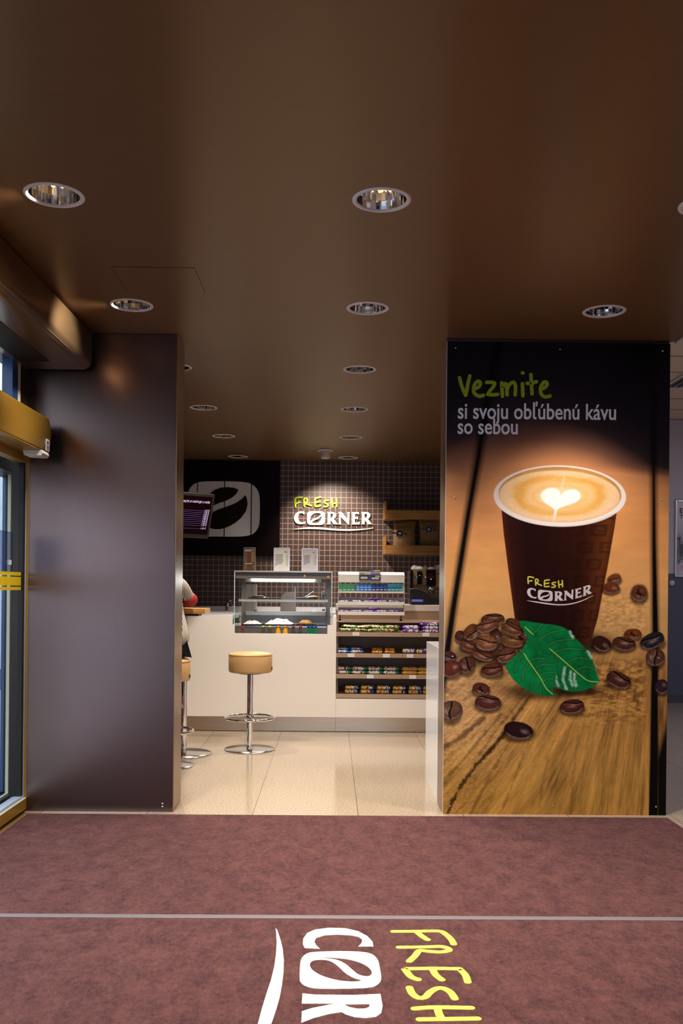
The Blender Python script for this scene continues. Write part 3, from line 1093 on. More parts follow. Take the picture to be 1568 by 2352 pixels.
    gap([(779, 0)] and [(1146, 779), (1122, 900), (1098, 1050), (1075, 1180), (1056, 1300), (1040, 1400), (1026, 1500), (1012, 1600), (1000, 1700), (960, 1900)], 10, 9, 9, 3)
    gap([(1502, 779), (1500, 1000), (1501, 1250), (1504, 1450), (1502, 1600), (1501, 1750), (1499, 1875)], 6, 10.5, 9, 1.2)
    blend(ss(1506, 1512, X) * ss(1640, 1720, Y + 0.9 * (X - 1510) * 4 - 40), lin((10, 6, 5)))
    blend(0.7 * ss(1512, 1514, X) * ss(1526, 1520, X) * ss(1590, 1640, Y) * ss(1700, 1640, Y), lin((60, 32, 12)))
    # ---- shadows printed under the objects
    def shadow(cx, cy, rx, ry, k, soft=0.5, col=(30, 16, 8)):
        d = np.hypot((X - cx) / rx, (Y - cy) / ry)
        blend(k * ss(1 + soft, 1 - soft, d), lin(col))
    for s_ in ((1325, 1478, 80, 28, 0.95), (1160, 1495, 95, 42, 0.75), (1235, 1588, 85, 20, 0.8), (1325, 1586, 60, 14, 0.9), (1090, 1510, 70, 25, 0.6)):
        shadow(*s_)

    def clipbox(x0, x1, y0, y1):
        c = np.where((X[0] > x0) & (X[0] < x1))[0]
        r = np.where((Y[:, 0] > y0 - 8) & (Y[:, 0] < y1 + 8))[0]
        if not len(c) or not len(r):
            return None
        return slice(r[0], r[-1] + 1), slice(c[0], c[-1] + 1)

    def poly_cov(pts, pad=3, soft=0.7):
        """coverage of a closed outline, with its window"""
        pts = np.array(pts, float)
        wdw = clipbox(pts[:, 0].min() - pad, pts[:, 0].max() + pad, pts[:, 1].min() - pad, pts[:, 1].max() + pad)
        if wdw is None:
            return None, None
        x, y = X[wdw], Y[wdw]
        ins = np.zeros(x.shape, bool); D = np.full(x.shape, 1e9)
        n = len(pts)
        for i in range(n):
            ax_, ay_ = pts[i]; bx_, by_ = pts[(i + 1) % n]
            ex, ey = bx_ - ax_, by_ - ay_
            if ex == 0 and ey == 0:
                continue
            t = np.clip(((x - ax_) * ex + (y - ay_) * ey) / (ex * ex + ey * ey), 0, 1)
            D = np.minimum(D, np.hypot(x - ax_ - t * ex, y - ay_ - t * ey))
            cr = ((ay_ > y) != (by_ > y))
            with np.errstate(divide='ignore', invalid='ignore'):
                xi = ax_ + (y - ay_) / (by_ - ay_ if by_ != ay_ else 1e-9) * ex
            ins ^= cr & (x < xi)
        sd = np.where(ins, D, -D)
        return np.clip(0.5 + sd / (2 * soft), 0, 1), wdw

    def paint(m, wdw, col):
        img[wdw] = img[wdw] * (1 - m[..., None]) + col * m[..., None]

    # ---- cup
    body = [(1150, 1160), (1156, 1225), (1168, 1320), (1182, 1425), (1190, 1470), (1225, 1484), (1290, 1486), (1345, 1480), (1358, 1466), (1372, 1420), (1395, 1300), (1410, 1215), (1418, 1160)]
    m, wd = poly_cov(body)
    x, y = X[wd], Y[wd]
    ty = np.clip((y - 1160) / 320, 0, 1)
    xl, xr = 1150 + 38 * ty, 1418 - 60 * ty
    u = np.clip((x - xl) / (xr - xl), 0, 1)
    c = np.array([np.interp(u, [0, 0.05, 0.2, 0.45, 0.75, 0.88, 0.95, 1], v) for v in zip(*[s2l(k) for k in
         ((86, 36, 20), (60, 22, 14), (40, 12, 8), (46, 15, 9), (58, 22, 11), (92, 44, 20), (112, 58, 28), (96, 46, 22))])])
    c = np.moveaxis(c, 0, -1) * (1.0 - 0.35 * ss(0.6, 1.0, ty))[..., None]
    # faint bean medallions printed on the cup
    rows = (ty * 8.2) % 1
    ri = np.floor(ty * 8.2)
    cu_ = (u * 4.6 + 0.5 * (ri % 2)) % 1
    box_ = np.maximum(np.abs(cu_ - 0.5) / 0.36, np.abs(rows - 0.5) / 0.34)
    bean = np.hypot((cu_ - 0.5) / 0.24, (rows - 0.5) / 0.22)
    cr_ = np.abs((rows - 0.5) + 0.5 * (cu_ - 0.5) - 0.12 * np.sin((cu_ - 0.5) * 9))
    pat = ss(1.1, 0.9, box_) * (1 - ss(1.1, 0.9, bean) * ss(0.02, 0.05, cr_))
    side = ss(0.45, 0.95, u) * 0.5 + 0.25 * ss(0.3, 0.0, ty) + 0.22
    c = c * 0.62 * (1 - (0.55 * pat * side)[..., None])
    paint(m, wd, c)

    def ell(cx, cy, a, b, n=90, tilt=0.0):
        ct, st_ = math.cos(tilt), math.sin(tilt)
        return [(cx + a * math.cos(k * 2 * PI / n) * ct - b * math.sin(k * 2 * PI / n) * st_, cy + a * math.cos(k * 2 * PI / n) * st_ + b * math.sin(k * 2 * PI / n) * ct) for k in range(n)]
    m, wd = poly_cov(ell(1285, 1139.5, 152, 70.5, tilt=0.02))
    x, y = X[wd], Y[wd]
    v = np.clip((y - 1069) / 142, 0, 1)
    rimc = lin((222, 214, 214))[None, None, :] * (1.0 + 0.08 * (v - 0.5) - 0.25 * ss(0.93, 1.02, np.hypot((x - 1285) / 152, (y - 1139.5) / 70.5) * ss(0.5, 0.8, v)))[..., None]
    paint(m, wd, rimc)
    m, wd = poly_cov(ell(1285, 1136.0, 141, 63.5, tilt=0.02))
    x, y = X[wd], Y[wd]
    paint(m, wd, lin((190, 140, 76)) * (0.75 + 0.35 * fbm(x / 40, y / 6, 1, 2))[..., None])
    m, wd = poly_cov(ell(1284, 1140.0, 139, 59.5, tilt=0.02), soft=1.6)
    x, y = X[wd], Y[wd]
    qx, qy = (x - 1284) / 139, (y - 1140) / 60
    r = np.hypot(qx, qy)
    sw = r + 0.10 * (fbm(x / 30, y / 12, 2, 3) - 0.5) - 0.16 * np.abs(qx) * ss(0.0, -0.7, qy)
    cc = np.array([np.interp(sw, [0, 0.30, 0.42, 0.50, 0.60, 0.72, 0.80, 0.9, 1.0], v) for v in zip(*[s2l(k) for k in
         ((236, 208, 176), (232, 196, 150), (222, 178, 118), (228, 186, 130), (220, 172, 102), (217, 168, 94), (226, 188, 138), (229, 194, 158), (222, 186, 142))])])
    cc = np.moveaxis(cc, 0, -1)
    lob = ss(0.10, 0.0, np.abs(sw - 0.66)) * ss(0.1, 0.4, np.abs(qx)) * ss(0.6, 0.2, qy)
    cc = cc * (1 - 0.16 * lob[..., None] * np.array([0.3, 0.8, 1.6]))
    cleft = ss(0.035, 0.008, np.abs(qx - 0.035 - 0.10 * np.maximum(-qy - 0.3, 0))) * ss(-0.15, -0.35, qy) * ss(-0.95, -0.7, qy)
    cleft = cleft * 0.55
    cc = cc * (1 - cleft[..., None]) + lin((232, 200, 170)) * cleft[..., None]
    cc *= (0.95 + 0.12 * (fbm(x / 5, y / 2.4, 3, 2) - 0.3))[..., None]
    paint(m, wd, cc)
    heart = smooth_path([(1288, 1138), (1284, 1129), (1274, 1122), (1258, 1122), (1245, 1130), (1241, 1139), (1246, 1150), (1258, 1160), (1269, 1167), (1273, 1173), (1270, 1186), (1268, 1196),
                         (1274, 1196), (1276, 1184), (1280, 1170), (1300, 1161), (1322, 1153), (1332, 1143), (1331, 1133), (1320, 1125), (1304, 1126), (1293, 1131)], 4, True)
    m, wd = poly_cov(heart, soft=3.2)
    paint(m * 0.5, wd, lin((238, 214, 190)))
    m, wd = poly_cov(heart, soft=1.3)
    y = Y[wd]
    paint(m * ss(1196, 1172, y) , wd, lin((238, 236, 238)))

    # ---- beans
    def bean_(cx, cy, rx, ry, deg, col, crease=0.0, kind=1, blur=0.06, seed=0):
        R_ = max(rx, ry) * 1.5
        shadow_box = clipbox(cx - R_ * 1.5, cx + R_ * 1.5, cy - R_ * 1.5, cy + R_ * 1.5)
        if shadow_box is None:
            return
        x, y = X[shadow_box], Y[shadow_box]
        a = math.radians(deg)
        d = np.hypot((x - cx) / (rx * 1.12), (y - cy - ry * 0.38) / (ry * 1.02))
        m = 0.78 * ss(1.22, 0.8, d)
        img[shadow_box] = img[shadow_box] * (1 - m[..., None]) + lin((24, 12, 7)) * m[..., None]
        p = ((x - cx) * math.cos(a) + (y - cy) * math.sin(a)) / rx
        q = (-(x - cx) * math.sin(a) + (y - cy) * math.cos(a)) / ry
        d = np.sqrt(np.abs(p) ** 2.25 + np.abs(q) ** 2.25)
        m = ss(1 + blur, 1 - blur, d)
        h = np.sqrt(np.clip(1 - p * p - q * q, 0, 1))
        # printed modelling of the bean
        upv = -((p * math.sin(a)) + q * math.cos(a))
        lit = 0.22 + 0.62 * h + 0.16 * upv
        tex = fbm(x / 3.2 + seed * 7, y / 2.2, seed, 3) - 0.5
        c = np.asarray(lin(col))[None, None, :] * np.clip(lit * (1 + 1.1 * tex), 0.06, 2)[..., None]
        rim = ss(0.66, 0.86, d) * ss(1.02, 0.9, d) * ss(-0.1, -0.7, upv)
        c = c + rim[..., None] * np.array([0.20, 0.12, 0.10]) * (0.4 + 0.8 * (tex + 0.5))[..., None]
        if kind == 0:
            sp = ss(0.42, 0.0, np.hypot(p - 0.42, (q + 0.05) * 1.0))
        else:
            sp = ss(0.34, 0.0, np.hypot((p - 0.05) * 0.55, q - (crease + 0.42)))
        c = c + (sp * (0.25 + 1.3 * np.clip(tex + 0.25, 0, 1)))[..., None] * np.array([0.34, 0.24, 0.22]) * 0.8
        if kind == 1:
            cv = crease + 0.14 * np.sin(p * 2.6) - 0.10 * p * p
            dd = np.abs(q - cv) + 0.04 * tex
            k = ss(0.15, 0.05, dd) * ss(1.0, 0.85, np.abs(p))
            c = c * (1 - 0.9 * k[..., None])
            lip = ss(0.09, 0.02, np.abs(q - cv - 0.17)) * ss(0.9, 0.6, np.abs(p))
            c = c + lip[..., None] * np.array([0.17, 0.10, 0.07]) * np.clip(0.5 + 2 * tex, 0, 1.4)[..., None]
        elif kind == 2:
            k = ss(0.22, 0.04, np.abs(p - 0.15 * np.sin(q * 5))) * ss(0.8, 0.3, np.abs(q)) + ss(0.14, 0.02, np.abs(q - 0.1 - 0.3 * p)) * ss(0.7, 0.3, np.abs(p))
            c = c * (1 - 0.9 * np.clip(k, 0, 1)[..., None])
        img[shadow_box] = img[shadow_box] * (1 - m[..., None]) + c * m[..., None]

    br1, br2, br3, dk, rd = (112, 62, 36), (92, 50, 32), (142, 88, 56), (62, 28, 24), (104, 50, 36)
    for i, b in enumerate([
            (1410, 1330, 16, 12, -25, (120, 62, 34), 0.0, 1, 0.25), (1402, 1351, 20, 13, 5, (112, 54, 32), -0.2, 0, 0.25), (1467, 1362, 19, 20, 0, (110, 58, 36), 0.0, 2, 0.22),
            (1381, 1479, 22, 17, 28, dk, 0, 0), (1452, 1457, 20, 13, -4, (128, 64, 32), 0.1, 2), (1432, 1479, 27, 16, 10, br2, -0.55, 1), (1497, 1472, 29, 18, -26, (46, 40, 46), -0.35, 1),
            (1504, 1510, 20, 22, 90, (106, 66, 50), 0.0, 1), (1420, 1562, 29, 18, 26, (90, 44, 32), -0.5, 1), (1519, 1577, 16, 17, -30, (58, 34, 46), 0, 0),
            (1208, 1457, 14, 10, 12, br2, -0.2, 1), (1180, 1432, 20, 11, 18, br2, 0.2, 1), (1131, 1423, 27, 14, -4, br2, -0.6, 1), (1056, 1462, 12, 14, 0, (88, 44, 34), 0, 0),
            (1138, 1457, 15, 12, 60, br2, 0, 0), (1147, 1484, 10, 7, -15, br1, -0.3, 1), (1076, 1483, 21, 13, 18, br1, -0.45, 1), (1082, 1452, 21, 16, -48, br1, 0.25, 1),
            (1118, 1438, 26, 14, -20, (120, 70, 42), -0.4, 1), (1174, 1446, 25, 13, 20, br1, -0.5, 1), (1208, 1484, 19, 17, -30, br2, -0.45, 1), (1176, 1475, 26, 12, 8, (124, 76, 40), -0.75, 1),
            (1107, 1504, 26, 13, 20, (124, 70, 42), -0.1, 1), (1162, 1505, 24, 17, -22, (110, 62, 44), -0.1, 1), (1117, 1477, 26, 18, 6, br3, -0.25, 1),
            (1129, 1539, 26, 16, -14, rd, -0.3, 1), (1029, 1507, 18, 12, 10, (82, 46, 38), 0.1, 1), (1071, 1527, 18, 21, 60, (96, 54, 40), -0.1, 1), (1036, 1537, 23, 19, -22, (112, 56, 40), 0, 0),
            (1104, 1583, 20, 15, 12, (104, 52, 40), 0, 2), (1120, 1614, 30, 18, 4, (102, 52, 42), -0.62, 1), (1036, 1631, 22, 26, 85, (124, 84, 66), 0.1, 1),
            (1190, 1678, 34, 20, 12, (50, 22, 26), 0, 0), (1313, 1623, 28, 17, -8, (92, 42, 34), -0.5, 1)]):
        bean_(*b[:6], b[6], b[7], b[8] if len(b) > 8 else 0.06, seed=i % 5)

    # ---- leaves
    def leaf(outl_, rib, veins, base):
        m, wd = poly_cov(smooth_path(outl_, 5, True), pad=14)
        x, y = X[wd], Y[wd]
        n = fbm(x / 30, y / 30, 1, 3) - 0.5
        n2 = fbm(x / 5, y / 5, 4, 2) - 0.5
        c = lin(base)[None, None, :] * (0.82 + 0.9 * n + 0.3 * n2)[..., None]
        def dl(pts):
            D = np.full(x.shape, 1e9)
            for (a0, b0), (a1, b1) in zip(pts[:-1], pts[1:]):
                ex, ey = a1 - a0, b1 - b0
                t = np.clip(((x - a0) * ex + (y - b0) * ey) / (ex * ex + ey * ey), 0, 1)
                D = np.minimum(D, np.hypot(x - a0 - t * ex, y - b0 - t * ey))
            return D
        for vpts in veins:
            D = dl(smooth_path(vpts, 4))
            dk_ = ss(7, 0.5, D)
            c = c * (1 - 0.28 * dk_[..., None])
            k = 0.6 * ss(1.0, 0.2, D)
            c = c * (1 - k[..., None]) + lin((92, 160, 66)) * k[..., None]
        D = dl(smooth_path(rib, 4))
        k = ss(1.5, 0.4, D)
        c = c * (1 - k[..., None]) + lin((172, 206, 84)) * k[..., None]
        paint(m, wd, c)
        return wd
    leaf([(1193, 1427), (1222, 1429), (1250, 1433), (1270, 1435), (1295, 1442), (1308, 1452), (1324, 1469), (1341, 1487), (1352, 1499), (1359, 1513), (1367, 1538), (1374, 1560),
          (1379, 1564), (1366, 1574), (1347, 1583), (1327, 1588), (1306, 1588), (1288, 1583), (1270, 1575), (1262, 1550), (1240, 1500), (1215, 1470), (1202, 1450)],
         [(1205, 1440), (1222, 1456), (1270, 1497), (1300, 1523), (1322, 1542), (1349, 1563), (1374, 1566)],
         [[(1238, 1470), (1262, 1454), (1296, 1446)], [(1254, 1484), (1280, 1472), (1318, 1468)], [(1272, 1498), (1300, 1490), (1338, 1492)], [(1300, 1522), (1326, 1511), (1357, 1516)],
          [(1322, 1540), (1344, 1531), (1368, 1540)], [(1278, 1505), (1275, 1530), (1272, 1565)], [(1301, 1525), (1296, 1555), (1296, 1580)], [(1325, 1545), (1318, 1566), (1322, 1586)],
          [(1222, 1457), (1240, 1440), (1246, 1432)]], (0, 122, 62))
    for pts in ([(1296, 1534), (1292, 1560), (1300, 1582)], [(1310, 1542), (1309, 1560), (1313, 1574)], [(1318, 1546), (1318, 1560), (1322, 1575)], [(1273, 1545), (1275, 1562), (1282, 1574)],
                [(1308, 1452), (1316, 1464)], [(1350, 1497), (1357, 1510)]):
        D = polyline_d(pts)
        blend(0.75 * ss(5.5, 0.5, D + 5 * (fbm(X / 3, Y / 3, 5, 2) - 0.4)), lin((176, 222, 200)))
    leaf([(1222, 1457), (1240, 1466), (1258, 1484), (1270, 1508), (1276, 1535), (1275, 1562), (1268, 1582), (1270, 1590), (1278, 1596), (1262, 1599), (1235, 1595), (1205, 1583),
          (1180, 1563), (1166, 1542), (1161, 1527), (1178, 1510), (1200, 1490), (1210, 1470)],
         [(1202, 1500), (1220, 1528), (1240, 1556), (1253, 1580), (1268, 1594)],
         [[(1214, 1519), (1232, 1512), (1252, 1513)], [(1226, 1535), (1246, 1526), (1272, 1528)], [(1238, 1552), (1256, 1544), (1274, 1546)], [(1246, 1566), (1260, 1558), (1271, 1562)],
          [(1213, 1522), (1203, 1540), (1199, 1562)], [(1232, 1546), (1222, 1562), (1220, 1584)], [(1200, 1503), (1188, 1522), (1182, 1542)], [(1246, 1568), (1240, 1580), (1242, 1594)]], (0, 130, 66))
    return np.clip(img, 0.0015, 0.92), xs, zs


def build_poster():
    t = thing('coffee_poster', 'tall printed poster of a takeaway coffee cup, beans and green leaves on wood', 'poster', ((PW0 + PW1) / 2, YC, PZ0))
    ox, oz = (PW0 + PW1) / 2, PZ0
    nx, nz = 560, 1190
    img, xs, zs = poster_print(nx, nz)
    WX, WZ = np.meshgrid(xs - ox, zs - oz)
    co = np.stack([WX, np.full_like(WX, -0.004), WZ], -1).reshape(-1, 3)
    idx = np.arange(nx * nz).reshape(nz, nx)
    q = np.stack([idx[:-1, :-1], idx[1:, :-1], idx[1:, 1:], idx[:-1, 1:]], -1).reshape(-1, 4)
    nv = len(co)
    # plain back and edges so the board has thickness
    W, H, B = xs[-1] - ox, zs[0] - oz, 0.009
    back = np.array([(-W, B, 0), (W, B, 0), (W, B, H), (-W, B, H), (-W, -0.004, 0), (W, -0.004, 0), (W, -0.004, H), (-W, -0.004, H)])
    bq = np.array([(1, 0, 3, 2), (0, 1, 5, 4), (1, 2, 6, 5), (2, 3, 7, 6), (3, 0, 4, 7)]) + nv
    allv = np.concatenate([co, back]); allq = np.concatenate([q, bq])
    me = bpy.data.meshes.new('poster_panel')
    me.vertices.add(len(allv)); me.vertices.foreach_set('co', allv.ravel())
    me.loops.add(allq.size); me.loops.foreach_set('vertex_index', allq.ravel().astype(np.int32))
    me.polygons.add(len(allq))
    me.polygons.foreach_set('loop_start', np.arange(0, allq.size, 4, dtype=np.int32))
    me.update(calc_edges=True)
    ca = me.color_attributes.new('print', 'FLOAT_COLOR', 'POINT')
    col = np.ones((len(allv), 4), np.float32)
    col[:nv, :3] = img.reshape(-1, 3)
    col[nv:, :3] = 0.55
    ca.data.foreach_set('color', col.ravel())
    me.materials.append(M['print'])
    link('poster_panel', me, t)
    YF = YC - 0.004

    def fp(px, py):
        p = at(px, py, YF)
        return p.x - ox, p.z - oz
    f3 = lambda a, b, c: (a, -0.004 - c, b)
    # handwritten word
    s = 400 / 1568
    hand = {
        'V': [[(98, 108), (112, 165), (132, 220), (153, 266)], [(153, 266), (164, 215), (172, 170), (190, 92)]],
        'e': [[(238, 206), (268, 192), (286, 165), (278, 143), (258, 142), (236, 165), (224, 205), (230, 243), (255, 268), (285, 274), (312, 266)]],
        'z': [[(342, 150), (380, 150), (412, 156), (405, 185), (372, 225), (352, 258)], [(352, 258), (395, 262), (440, 258)]],
        'm': [[(478, 155), (480, 215), (484, 274)], [(480, 215), (494, 175), (512, 162), (522, 185), (526, 262)], [(526, 215), (545, 172), (572, 152), (594, 158), (602, 200), (598, 262)]],
        'i': [[(664, 162), (666, 215), (668, 270)]], 'dot': [[(664, 65), (668, 66)]],
        't': [[(740, 80), (745, 160), (750, 254)], [(706, 158), (745, 158), (790, 144)]],
        'e2': [[(840, 208), (868, 195), (886, 170), (880, 150), (858, 148), (838, 172), (826, 212), (832, 252), (856, 276), (884, 280), (912, 272)]],
    }
    m_green = mat('olive_green_print', (0.30, 0.40, 0.0), 0.5, lin=True)
    for L in hand.values():
        b = MB()
        for st_ in L:
            b.stroke([fp(1030 + x * s, 840 + y * s) for x, y in smooth_path(st_, 4)], 0.0215, f3, -0.0005, 0.0006)
        b.build('handwritten_letter', m_green, t)
    m_txt = mat('pale_lilac_print', (0.82, 0.82, 0.90), 0.5, lin=True)
    for txt, x0, x1, y0 in (('si svoju obľúbenú kávu', 1051.0, 1414.0, 961.0), ('so sebou', 1050.5, 1188.5, 996.0)):
        a0, b0 = fp(x0, y0)
        a1, b1 = fp(x1, y0 + (x1 - x0) * 0.0085)
        text_mesh(txt, 'headline_lettering', lambda a, b, c: (a0 + a, -0.004 - c - 0.0001, b0 + (b1 - b0) * a / (a1 - a0) + b * 1.30), a1 - a0, m_txt, t, bold=0.013, d=0.0006)
    # cup lettering
    def cupmap(x, y):
        u = (x - 105) / 1370
        return fp(1209 + 153 * u, 1380.3 - 58 * (u - 0.42) ** 2 - (555 - y) * 0.1035)
    logo_signs(t, cupmap, f3, 0.0009 + 0.0004, 1.0, mat('cup_print_yellow', (0.60, 0.56, 0.06), 0.5, lin=True), mat('cup_print_lilac', (0.60, 0.54, 0.60), 0.5, lin=True), 3.1 * 5.55 / 2100, d0=-0.0005, d1=0.0006)
    # dome screws
    for px, py in ((1046, 799), (1286, 802), (1521, 806), (1044, 1143), (1518, 1148), (1039, 1508), (1512, 1511), (1033, 1851), (1270, 1851), (1506, 1853)):
        a, b = fp(px, py)
        o = MB().lathe([(0.0058, 0.0), (0.0052, 0.002), (0.003, 0.0038), (0.0, 0.0044)], (0, 0, 0), 14).build('screw', M['chrome_dull'], t)
        o.rotation_euler = (PI / 2, 0, 0)
        o.location = (a, -0.004, b)
    MB().box(-W - 0.0012, -W, -0.006, B, 0, H).build('edge_profile', M['white_metal'], t)


# the logo, drawn once: handwriting over block capitals over a swoosh
L_FRESH = [[[(250, 93), (200, 94), (160, 100), (137, 116)], [(137, 112), (132, 180), (138, 255)], [(140, 202), (180, 188), (212, 172)]],
           [[(283, 128), (286, 190), (293, 250)], [(283, 128), (305, 112), (332, 116), (344, 142), (328, 172), (300, 196), (340, 210), (410, 234)]],
           [[(570, 90), (520, 100), (474, 114)], [(474, 114), (470, 180), (472, 250)], [(474, 184), (520, 172), (560, 164)], [(472, 250), (520, 246), (568, 234)]],
           [[(698, 145), (660, 146), (630, 166), (640, 188), (680, 204), (696, 226), (672, 250), (622, 252)]],
           [[(760, 115), (764, 190), (775, 256)], [(766, 204), (800, 196), (842, 184)], [(836, 110), (842, 180), (843, 250)]]]
L_C = [(290, 338), (235, 331), (180, 340), (137, 375), (113, 430), (115, 480), (140, 525), (185, 550), (240, 553), (297, 547), (313, 500), (275, 521), (235, 520), (200, 497), (182, 455), (180, 415),
       (195, 378), (225, 362), (258, 366), (276, 384), (290, 384)]
L_O = [(336, 500), (336, 400), (346, 358), (372, 336), (420, 330), (550, 330), (600, 335), (630, 356), (640, 398), (640, 500), (630, 538), (602, 560), (550, 566), (420, 566), (372, 560), (346, 540)]
L_OA = [(389, 492), (389, 455), (408, 412), (450, 376), (500, 362), (545, 366), (572, 380), (552, 412), (515, 436), (470, 450), (430, 466), (402, 490)]
L_OB = [(424, 527), (445, 500), (480, 481), (530, 462), (565, 432), (582, 404), (585, 440), (568, 488), (530, 520), (480, 534), (448, 533)]
L_R = [(672, 343), (760, 343), (805, 352), (832, 380), (836, 410), (820, 445), (795, 465), (865, 556), (790, 556), (742, 482), (738, 540), (742, 557), (668, 557), (685, 540), (690, 365)]
L_RH = [(738, 374), (762, 372), (780, 388), (779, 415), (766, 434), (738, 446)]
L_N = [(868, 343), (925, 343), (1025, 458), (1030, 365), (1018, 345), (1075, 345), (1065, 365), (1060, 562), (1040, 560), (912, 428), (915, 535), (930, 557), (860, 557), (880, 540), (888, 370)]
L_E = [(1098, 345), (1225, 345), (1225, 388), (1205, 378), (1160, 375), (1158, 432), (1190, 430), (1210, 420), (1210, 472), (1190, 462), (1155, 462), (1155, 522), (1200, 525), (1245, 510), (1235, 558), (1098, 558),
       (1108, 540), (1110, 365)]
L_SW = [(105, 638), (200, 622), (300, 608), (400, 603), (520, 605), (640, 615), (760, 627), (900, 637), (1040, 640), (1180, 638), (1320, 628), (1475, 615), (1475, 624), (1340, 645), (1200, 660), (1050, 667),
        (900, 665), (760, 656), (620, 644), (480, 636), (350, 633), (240, 637), (120, 643)]


def logo_signs(parent, mp, f3, depth, k, m_a, m_b, w, d0=0.0, d1=None):
    """lettering FRESH CORNER with the bean in the O; mp maps the sketch to the plane, f3 to space"""
    d1 = depth if d1 is None else d1
    for L in L_FRESH:
        b = MB()
        for s in L:
            b.stroke([mp(*p) for p in smooth_path(s, 4)], w, f3, d0, d1)
        b.build('handwritten_letter', m_a, parent)
    h = (d1 - d0) / 2
    ff = lambda a, b, c: f3(a, b, c + d0 + h)

    def dens(pts, n=6):
        out = []
        for (a, b), (c, d) in zip(pts, pts[1:] + pts[:1]):
            for i in range(n):
                out.append((a + (c - a) * i / n, b + (d - b) * i / n))
        return [mp(*p) for p in out]
    sm = lambda p: [mp(*q) for q in smooth_path(p, 4, True)]
    for nm, o in (('letter_c', [dens(L_C, 2)]), ('letter_o', [sm(L_O), sm(L_OA), sm(L_OB)]), ('letter_r', [dens(L_R), dens(L_RH)]), ('letter_n', [dens(L_N)]), ('letter_e', [dens(L_E)]),
                  ('letter_r', [dens([(x + 585, y) for x, y in L_R]), dens([(x + 585, y) for x, y in L_RH])]), ('swoosh', [dens(L_SW, 2)])):
        shape('block_letter' if nm != 'swoosh' else 'swoosh', o, ff, h, m_b, parent)


build_poster()

# ================================================================== the shop
YK = 8.70                       # front plane of the bar


def X_(px, Y=YK):
    return at(px, 1353, Y).x


def Z_(py, Y=YK, px=700):
    return at(px, py, Y).z


# ------------------------------------------------------------------ white bar counter
xr = X_(773)
zk = Z_(1646, YK, 600)
bar = thing('bar_counter', 'long white coffee bar counter with steel kick plate and cut-out for the display case', 'counter', (xr - 1.3, YK, 0))
bx = bar.location.x
zt, zs, zb = Z_(1414, YK, 480), Z_(1434.5, YK, 600), Z_(1455.5, YK, 650)
xa, xb, xc, xd = X_(534.8), X_(539.5), X_(752.5), X_(764.5)
xl = -1.86
ol = [(xl, zk), (xr, zk), (xr, Z_(1416, YK, 770)), (xd, Z_(1416, YK, 770)), (xd, zs), (xc, zs), (xc, zb), (xb, zb), (xb, zs), (xa, zs), (xa, zt), (xl, zt)]
MB().prism([(a - bx, b) for a, b in ol], lambda a, b, d: (a, d, b), 0.0, 0.025).build('front_panel', M['white_lacquer'], bar, fix=True)
MB().box(xl - bx, xa - bx, 0.0, 0.62, zt, zt + 0.004).box(xl - bx, xa - bx, 0.025, 0.62, zt - 0.03, zt).build('worktop', M['white_gloss'], bar)
MB().box(xr - 0.025 - bx, xr - bx, 0.025, 0.64, 0.09, Z_(1416, YK, 770)).build('end_panel', M['white_lacquer'], bar)
MB().box(xl - bx, xr - 0.026 - bx, 0.60, 0.62, 0.09, zt - 0.03).build('rear_panel', M['white_lacquer'], bar)
zc0 = Z_(1678.5, YK, 600)
MB().box(xl - bx, xr - 0.001 - bx, 0.004, 0.02, zc0, zk - 0.001).build('kick_plate', M['steel'], bar)
MB().box(xl - bx, xr - 0.001 - bx, 0.03, 0.6, 0.0, 0.09).build('plinth', M['dark'], bar)
MB().box(xb - 0.05 - bx, xc + 0.06 - bx, 0.026, 0.60, 0.74, 0.78).build('case_shelf', M['steel'], bar)
p = at(606, 1411.5, 8.78)
MB().box(p.x - 0.02 - bx, p.x + 0.025 - bx, 0.10, 0.13, zt + 0.004, zt + 0.006).build('maker_plate', M['reveal_metal'], bar)

# ------------------------------------------------------------------ candy shelving to the right of the bar
XR1 = 1.90
sh = thing('candy_shelving', 'brown candy shelving unit with four tilted shelves and a white base', 'shelving', ((xr + XR1) / 2, YK, 0))
sx = sh.location.x
zb0 = Z_(1605.5, YK, 880)
L0, L1 = xr + 0.001 - sx, XR1 - sx
brown_back = mat('brown_back_panel', (0.17, 0.098, 0.066), 0.42, 0.1, lin=True)
brown_shelf = mat('taupe_shelf', (0.42, 0.29, 0.20), 0.38, 0.15, lin=True)
MB().box(L0, L1, 0.0, 0.03, zk + 0.0, zb0).build('base_panel', M['white_lacquer'], sh)
MB().box(L0, L1, 0.004, 0.02, zc0, zk - 0.001).build('kick_plate', M['steel'], sh)
MB().box(L0, L1, 0.03, 0.6, 0.0, 0.09).build('plinth', M['dark'], sh)
MB().box(L0, L1, 0.40, 0.42, 0.09, 1.05).build('back_panel', brown_back, sh)
zl = [Z_(1452.3, YK, 850), Z_(1500.8, YK, 850), Z_(1549.0, YK, 850), Z_(1594.2, YK, 850)]
LH = 0.040
xs_seam = X_(925) - sx
TILT = 0.10


def shelf_z(i, y):
    return zl[i] - 0.012 + TILT * (y - YK)


